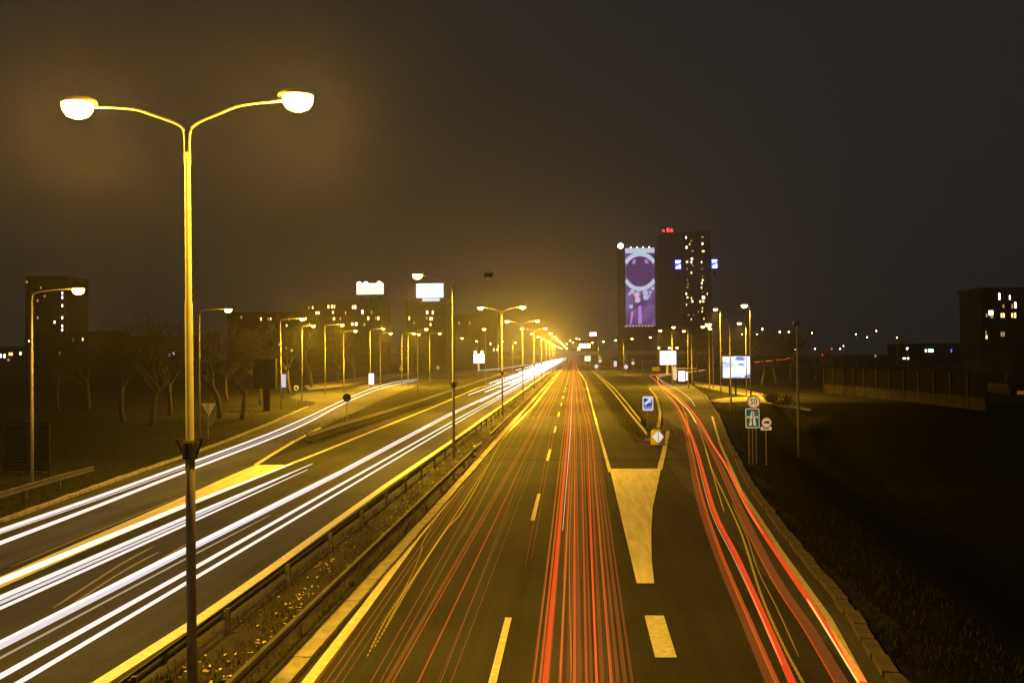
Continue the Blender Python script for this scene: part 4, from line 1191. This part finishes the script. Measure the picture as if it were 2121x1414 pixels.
for i in range(1500):
    Y = 9 + 60 * rnd.random() ** 1.5
    X = rnd.uniform(-8.45, -6.75)
    cl = math.sin(Y * 1.3) + math.sin(X * 5 + Y * .4)
    if cl < rnd.uniform(-1.5, 1.5): continue
    a, k = rnd.uniform(0, 6.28), rnd.uniform(.02, .06)
    z = .13 + rnd.uniform(0, .08)
    ti = rnd.uniform(-.5, .5)
    c, s_ = math.cos(a), math.sin(a)
    m.add([(X + k * c, Y + k * s_, z + ti * k), (X - .6 * k * s_, Y + .6 * k * c, z + .2 * k), (X - k * c, Y - k * s_, z - ti * k), (X + .6 * k * s_, Y - .6 * k * c, z + .1 * k)], [(0, 1, 2, 3)])
struct(m.build('fallen_leaves', LEAF), 'stuff')

# ------------------------------------------------------------------ the long streaks of light above the lanes
def trail(pts, rad, mat, label, group, flatk=1.0, n=6, ends=(True, True), name='light_trail'):
    pts = [Vector(p) for p in pts]
    o0 = pts[0].copy()
    P = [p - o0 for p in pts]
    rs = [rad] * len(P)
    if ends[1]: rs[-1] = rad * .35
    if ends[0]: rs[0] = rad * .35
    o = MB().tube(P, rs, n, flatk).build(name, mat, None, o0)
    return tag(o, label, 'light trail', group)
def near_ext(P, L=12): return [P[0] + (P[0] - P[1]).normalized() * L] + P
WG = 'white headlight streaks on the left'
WR = 'white headlight streaks on the entry slip road'
z = .66
pa = [(0, 1098), (200, 1029), (376, 965), (552, 900), (640, 862), (710, 829), (769, 805), (815, 792), (866, 784)]
pb = [(0, 1124), (200, 1048), (376, 979), (581, 900), (655, 866), (715, 834), (775, 809), (820, 796), (866, 787)]
trail(near_ext(smooth_path([G(*p, z) for p in pa])), .066, HEAD, 'outer white headlight streak curving along the entry slip road', WR)
trail(near_ext(smooth_path([G(*p, z) for p in pb])), .066, HEAD, 'inner white headlight streak curving along the entry slip road', WR)
trail(near_ext(smooth_path([G(x, y + 6, z) for x, y in pa[:6]])), .02, HEADB, 'thin faint streak between the slip road headlight pair', WR)
def wl_(px, rad, mat, lab, far=None, zz=z, flatk=1.0):
    P = [G(x, y, zz) for x, y in px]
    P = near_ext(P)
    if far: P += [V(X, Y, zz) for X, Y in far]
    trail(P, rad * .8, mat, lab, WG, flatk)
wl_([(0, 1203), (378, 1049), (605, 960)], .1, HEAD, 'thick white streak over the painted nose, ending short in the left lane')
wl_([(0, 1237), (378, 1074), (647, 960)], .075, HEAD, 'white streak in the left lane, longest of the short ones')
wl_([(0, 1248), (378, 1082), (600, 981)], .05, HEADB, 'bluish white streak just under the longest short one')
wl_([(0, 1259), (378, 1089), (637, 972)], .05, HEAD, 'thin white streak, lowest of the short ones in the left lane')
wl_([(0, 1338), (254, 1209), (382, 1143), (700, 983), (927, 862)], .07, HEADB, 'lavender white streak, left headlight of the right lane', [(-12.6, 150), (-12.7, 1300)], flatk=1.2)
wl_([(382, 1137), (700, 978), (927, 858)], .06, HEAD, 'white streak just above the lavender one in the right lane', [(-12.9, 150), (-13.0, 1300)])
wl_([(0, 1400), (382, 1187), (700, 1006), (926, 879)], .066, HEAD, 'thick white streak, right headlight of the right lane', [(-11.2, 150), (-11.2, 1300)])
wl_([(40, 1412), (382, 1209), (700, 1021), (924, 888)], .055, HEAD, 'lowest white streak, nearest the central guard rail', [(-10.6, 150), (-10.6, 1300)])
wl_([(0, 1330), (382, 1135), (700, 974)], .02, HEADD, 'faint warm streak above the lavender one')
wl_([(0, 1362), (254, 1226), (382, 1158), (560, 1066)], .03, HEADD, 'faint warm streak between the two right lane headlights')
rnd = random.Random(11)
for i, (X, Ya, zz, rd) in enumerate([(-18.8, 172, .66, .1), (-17.2, 172, .66, .1), (-16.4, 120, .7, .06), (-14.9, 130, .7, .08), (-14.3, 150, .66, .08), (-12.1, 100, .9, .08), (-10.9, 110, .9, .06), (-11.6, 140, 1.6, .07), (-16.6, 200, 1.1, .1), (-15.6, 180, 1.5, .09), (-17.9, 240, 2.2, .1),
                                     (-13.6, 170, .8, .1), (-18.4, 260, 1.2, .12), (-12.6, 200, 1.9, .1), (-10.8, 190, 1.4, .1), (-14.6, 260, 2.4, .12), (-16.2, 300, 2.8, .14), (-11.8, 300, 2.6, .14)]):
    trail([V(X, Ya, zz), V(X * 1.0, Ya + 200, zz), V(X, 1250, zz)], rd * 1.25, HEADF, f'bright white streak of the far bundle, {ORD[i]} of eighteen, running {"high" if zz > 1.3 else "low"} above the road', 'white streaks of the far left carriageway')
trail(smooth_path([G(x, y, z) for x, y in ((992, 767), (1030, 764), (1062, 759.5), (1095, 755), (1130, 749))]), .12, HEAD, 'thin white streak joining the far bundle from the left', WG)

RGp = 'red tail light streaks in the right carriageway'
zt = .8
def tail(xb, x9, mat, rad, lab, start=None, far=1300, zz=zt, flatk=1.0):
    a, b = G(xb, 1414, zz), G(x9, 900, zz)
    d = (b - a)
    P = [a - d.normalized() * 10, a, b] if start is None else [a + d * start, b]
    X1 = b.x + (0.0 if abs(b.x) < 2.2 else .1)
    P += [V(b.x, 110, zz), V(b.x + .15, 200, zz), V(b.x, 420, zz), V(b.x, far, zz)]
    trail(P, rad, mat, lab, RGp, flatk)
tail(1129, 1176, RB, .055, 'brightest red streak, left edge of the right lane bundle')
tail(1118, 1171, RM, .03, 'red streak hugging the left of the brightest one')
tail(1104, 1166, RD, .035, 'faint red streak furthest left in the right lane bundle')
tail(1141, 1181, PW, .028, 'pale pink streak rising out of the brightest red one', start=.28)
tail(1160, 1184, RM, .03, 'red streak just right of the brightest one')
tail(1190, 1190, RO, .03, 'orange red streak straight down the lane centre')
tail(1178, 1187, RD, .05, 'dull orange streak left of the lane centre')
tail(1200, 1193, RD, .05, 'dull orange streak right of the lane centre')
tail(1215, 1204, RM, .026, 'thin red streak right of the lane centre')
tail(1225, 1208, RD, .03, 'faint red streak between two brighter ones')
tail(1236, 1217, RB, .026, 'bright thin red streak in the right of the bundle')
tail(1248, 1221, RD, .04, 'faint brownish red streak in the right of the bundle')
tail(1267, 1226, RM, .03, 'red streak second from the right of the bundle')
tail(1281, 1230, RD, .035, 'faint red streak near the right of the bundle')
tail(1294, 1233, RD, .03, 'faint streak beside the rightmost of the bundle')
tail(1310, 1237, RD, .026, 'rightmost faint red streak of the bundle')
tail(1042, 1140, RM, .012, 'thin red streak right beside the lane dashes', start=.18)
tail(1056, 1146, RM, .012, 'thin red streak second beside the lane dashes', start=.2)
tail(865, 1110, RM, .018, 'sharp thin red streak in the left lane')
tail(800, 1096, RD, .045, 'broad faint red streak in the left lane')
tail(812, 1100, RM, .014, 'thin red streak on the broad faint one')
tail(652, 1022, RD, .03, 'faint red streak beside the left edge line')
tail(690, 1033, RD, .02, 'thin faint streak second from the left edge line')
tail(905, 1124, glowm('very_faint_streak', (.1, .03, .012), .5, False), .02, 'barely visible red streak in the middle of the left lane')
HAIR = glowm('hairline_streak', (0.5, 0.09, 0.014), 0.6, False)
BASE = glowm('dull_red_band', (0.06, 0.018, 0.004), 0.7, False)
r2 = random.Random(4)
hl = ['far left', 'left', 'centre left', 'middle', 'centre right', 'right', 'far right']
for i in range(14):
    u = (i + .5) / 14
    xb = 1100 + 205 * u + r2.uniform(-5, 5)
    tail(xb, 1166 + 70 * u + r2.uniform(-2, 2), HAIR if i % 3 else RO, r2.uniform(.007, .013), f'hairline orange red streak at the {hl[i // 2]} of the right lane bundle, {("first", "second")[i % 2]} of two', start=r2.choice((None, None, .15, .4, .62)), zz=r2.uniform(.5, 1.3))
for i in range(8):
    u = (i + .5) / 8
    xb = 660 + 300 * u + r2.uniform(-14, 14)
    tail(xb, 1024 + 108 * u + r2.uniform(-3, 3), HAIR, r2.uniform(.006, .012), f'hairline orange streak across the left lane, {ORD[i].replace("nearest", "first")} from the edge line', start=r2.choice((None, .1, .3, .55)), zz=r2.uniform(.5, 1.1))
for xb, x9, lb in ((1150, 1182, 'left'), (1208, 1200, 'middle'), (1262, 1224, 'right')): tail(xb, x9, BASE, .2, f'broad dull red glow band under the {lb} of the right lane bundle', zz=.45, flatk=.08)
for i, X in enumerate((-4.6, -4.0, -3.5, -3.0, -2.6)): trail([V(X, 75, zt), V(X + .1, 140, zt), V(X - .1, 300, zt), V(X, 1300, zt)], .08, RO, f'orange red streak in the far left lane narrowing to the bridge, {ORD[i].replace("nearest", "first")} from the left', 'far red streaks in the left lane')
for i, X in enumerate((-.9, .3, .9, 1.6)): trail([V(X, 80, zt), V(X + .1, 150, zt), V(X - .1, 300, zt), V(X, 1300, zt)], .065, RO, f'orange red streak in the far right lane narrowing to the bridge, {ORD[i].replace("nearest", "first")} from the left', 'far red streaks in the right lane')
BG = 'yellow beaded blinker streaks'
for px, rad, mat, lab in (([(775, 1340), (862, 1190), (925, 1095), (972, 1034), (1045, 900)], .03, YB, 'beaded yellow streak weaving in the left lane'),
                          ([(760, 1360), (800, 1280), (850, 1205), (900, 1130), (960, 1040), (1010, 960)], .025, YB, 'second beaded yellow streak crossing the first'),
                          ([(800, 1295), (835, 1225), (870, 1150), (884, 1105), (945, 1010), (1000, 930)], .014, YB2, 'thin yellow streak left of the beaded pair'),
                          ([(955, 1115), (985, 1060), (1010, 1010), (1040, 950)], .012, YB2, 'short thin yellow streak high in the left lane'),
                          ([(1185, 1414), (1180, 1250), (1180, 1100), (1186, 960)], .012, YB2, 'fine dotted orange streak in the right lane'),
                          ([(1160, 1414), (1165, 1300), (1172, 1150), (1180, 1000)], .01, YB2, 'fine dotted amber streak near the brightest red one')):
    trail(smooth_path([G(x, y, .85) for x, y in px]), rad, mat, lab, BG)
for px, rad, lab in (([(110, 1258), (200, 1200), (260, 1162), (320, 1130)], .022, 'dotted yellow streak low in the left lane of the near carriageway'), ([(130, 1264), (220, 1204), (280, 1168), (330, 1142)], .02, 'second dotted yellow streak under the first one'),
                     ([(20, 1174), (150, 1120), (260, 1075), (372, 1028)], .014, 'long fine dotted streak beside the painted nose'), ([(240, 1205), (320, 1165), (400, 1118)], .02, 'short amber dashes beside the lavender streak')):
    trail(smooth_path([G(x, y, .6) for x, y in px]), rad, YB2, lab, BG)
# exit slip road
EG = 'red tail light streaks on the exit slip road'
def ex(px, rad, mat, lab, flatk=1.0, zz=zt, ext=True, g=EG):
    P = smooth_path([G(x, y, zz) for x, y in px], 4)
    if ext: P = near_ext(P, 10)
    trail(P, rad, mat, lab, g, flatk)
top1 = [(1356, 786), (1347, 780), (1352, 776), (1372, 774.5)]
top2 = [(1368, 786), (1360, 780), (1366, 776), (1392, 773)]
ex([(1597, 1414), (1542, 1282), (1477, 1125), (1441, 1009), (1424, 915), (1408, 862), (1390, 828), (1366, 800)] + top1, .10, RD, 'broad faint red band on the left of the exit slip road', .5)
ex([(1610, 1414), (1552, 1282), (1486, 1125), (1449, 1009), (1429, 915), (1412, 860), (1392, 826), (1367, 798)] + top1, .05, RM, 'red streak inside the left band of the exit slip road')
ex([(1640, 1410), (1568, 1245), (1524, 1147), (1478, 1053), (1448, 947), (1433, 903), (1418, 868), (1398, 834), (1369, 803)] + top1[:2] + [(1350, 777), (1376, 774)], .075, RB, 'thick bright red streak, left tail light on the exit slip road')
ex([(1620, 1376), (1560, 1240), (1516, 1147), (1471, 1053), (1444, 950), (1431, 905), (1416, 868), (1396, 833), (1371, 811)], .022, PO, 'pale line along the left bright red streak', ext=False)
ex([(1786, 1409), (1670, 1234), (1586, 1111), (1547, 1046), (1507, 967), (1478, 923), (1453, 878), (1431, 848), (1403, 820), (1378, 801)] + top2, .07, RB, 'thick bright red streak, right tail light on the exit slip road')
ex([(1770, 1400), (1700, 1285), (1672, 1240)], .02, YW, 'yellow white line at the lower end of the right bright streak', ext=True)
ex([(1580, 1104), (1540, 1040), (1500, 960), (1470, 912), (1448, 878), (1426, 847), (1402, 822), (1380, 803)] + top2, .02, PO, 'pale line along the upper right bright streak', ext=False)
ex([(1746, 1414), (1677, 1300), (1604, 1191), (1543, 1071), (1488, 954), (1462, 905), (1445, 870), (1424, 840), (1396, 814)] + top2, .11, RD, 'broad faint red band between the bright streaks', .5)
ex([(1730, 1414), (1664, 1300), (1594, 1191), (1534, 1071), (1482, 954), (1458, 905), (1440, 868), (1420, 840), (1394, 814)] + top2, .02, RM, 'thin red streak inside the broad right band')
ex([(1425, 900), (1425, 880), (1419, 855), (1405, 828), (1386, 812), (1370, 796)], .05, RO, 'orange streak crossing at the bend of the exit slip road', ext=False)
ex([(1443, 878), (1430, 855), (1415, 838), (1398, 822), (1378, 806), (1366, 795), (1362, 785), (1368, 779), (1392, 775.5)], .05, YW, 'yellow white streak leading the bend', ext=False)
ex([(1440, 842), (1432, 829), (1418, 816), (1400, 804), (1380, 794), (1364, 784), (1360, 779), (1372, 775.5), (1395, 772)], .045, glowm('dashed_pale_streak', (1, .72, .3), 1.8, False, pulse=.35), 'dashed pale streak on the outer side of the bend', ext=False)
ex([(1412, 772.5), (1437, 769), (1462, 765.5)], .09, YW, 'short orange white streak passing behind the bus stop', ext=False)
ex([(1659, 1405), (1619, 1329), (1575, 1227), (1535, 1103), (1499, 1023), (1473, 967), (1460, 923), (1444, 878)], .03, YB, 'beaded yellow streak between the red streaks on the exit slip road', g=BG)
ex([(1655, 1360), (1610, 1260), (1570, 1180), (1545, 1105), (1515, 1040)], .016, YB2, 'fine dotted yellow streak right of the beaded one', ext=False, g=BG)
ex([(1500, 1060), (1485, 1010), (1470, 960), (1460, 925)], .026, YB, 'short beaded yellow streak high on the exit slip road', ext=False, g=BG)
# far right and far centre
trail(smooth_path([G(x, y, 1.0) for x, y in ((1194, 748), (1206, 753), (1225, 757), (1250, 759.5), (1290, 760))]), .1, RO, 'orange red streak curving off to the right under the far bridge', EG)
for i, (x0, x1, y0, y1) in enumerate(((1563, 1578, 750, 748.5), (1584, 1602, 747.5, 746.5), (1606, 1626, 745.5, 744), (1629, 1641, 742.5, 741))):
    trail([G(x0, y0, 1.2), G(x1, y1, 1.2)], .55, glowm('far_red', (1, .14, .04), 2.2, False) if x0 == 1563 else MATS['far_red'], f'short orange red streak on the far road behind the right trees, {ORD[i].replace("nearest", "first")} from the left', 'far red streaks behind the right trees')

# ------------------------------------------------------------------ the night haze
m, n, l = nt('haze')
n.remove(n['Principled BSDF'])
add = n.new('ShaderNodeAddShader')             # fine mist: a broad and a sharply forward scattering part
for i, (dens, g) in enumerate(HAZE):
    v = n.new('ShaderNodeVolumePrincipled')
    v.inputs['Color'].default_value = (1, 1, 1, 1)
    v.inputs['Density'].default_value = dens
    v.inputs['Anisotropy'].default_value = g
    l.new(v.outputs[0], add.inputs[i])
l.new(add.outputs[0], n['Material Output'].inputs['Volume'])
m.cycles.volume_sampling = 'EQUIANGULAR'
h = MB().box(-1320, 1320, -60, 2220, -1.0, 175).build('haze', m)
struct(h, 'stuff')
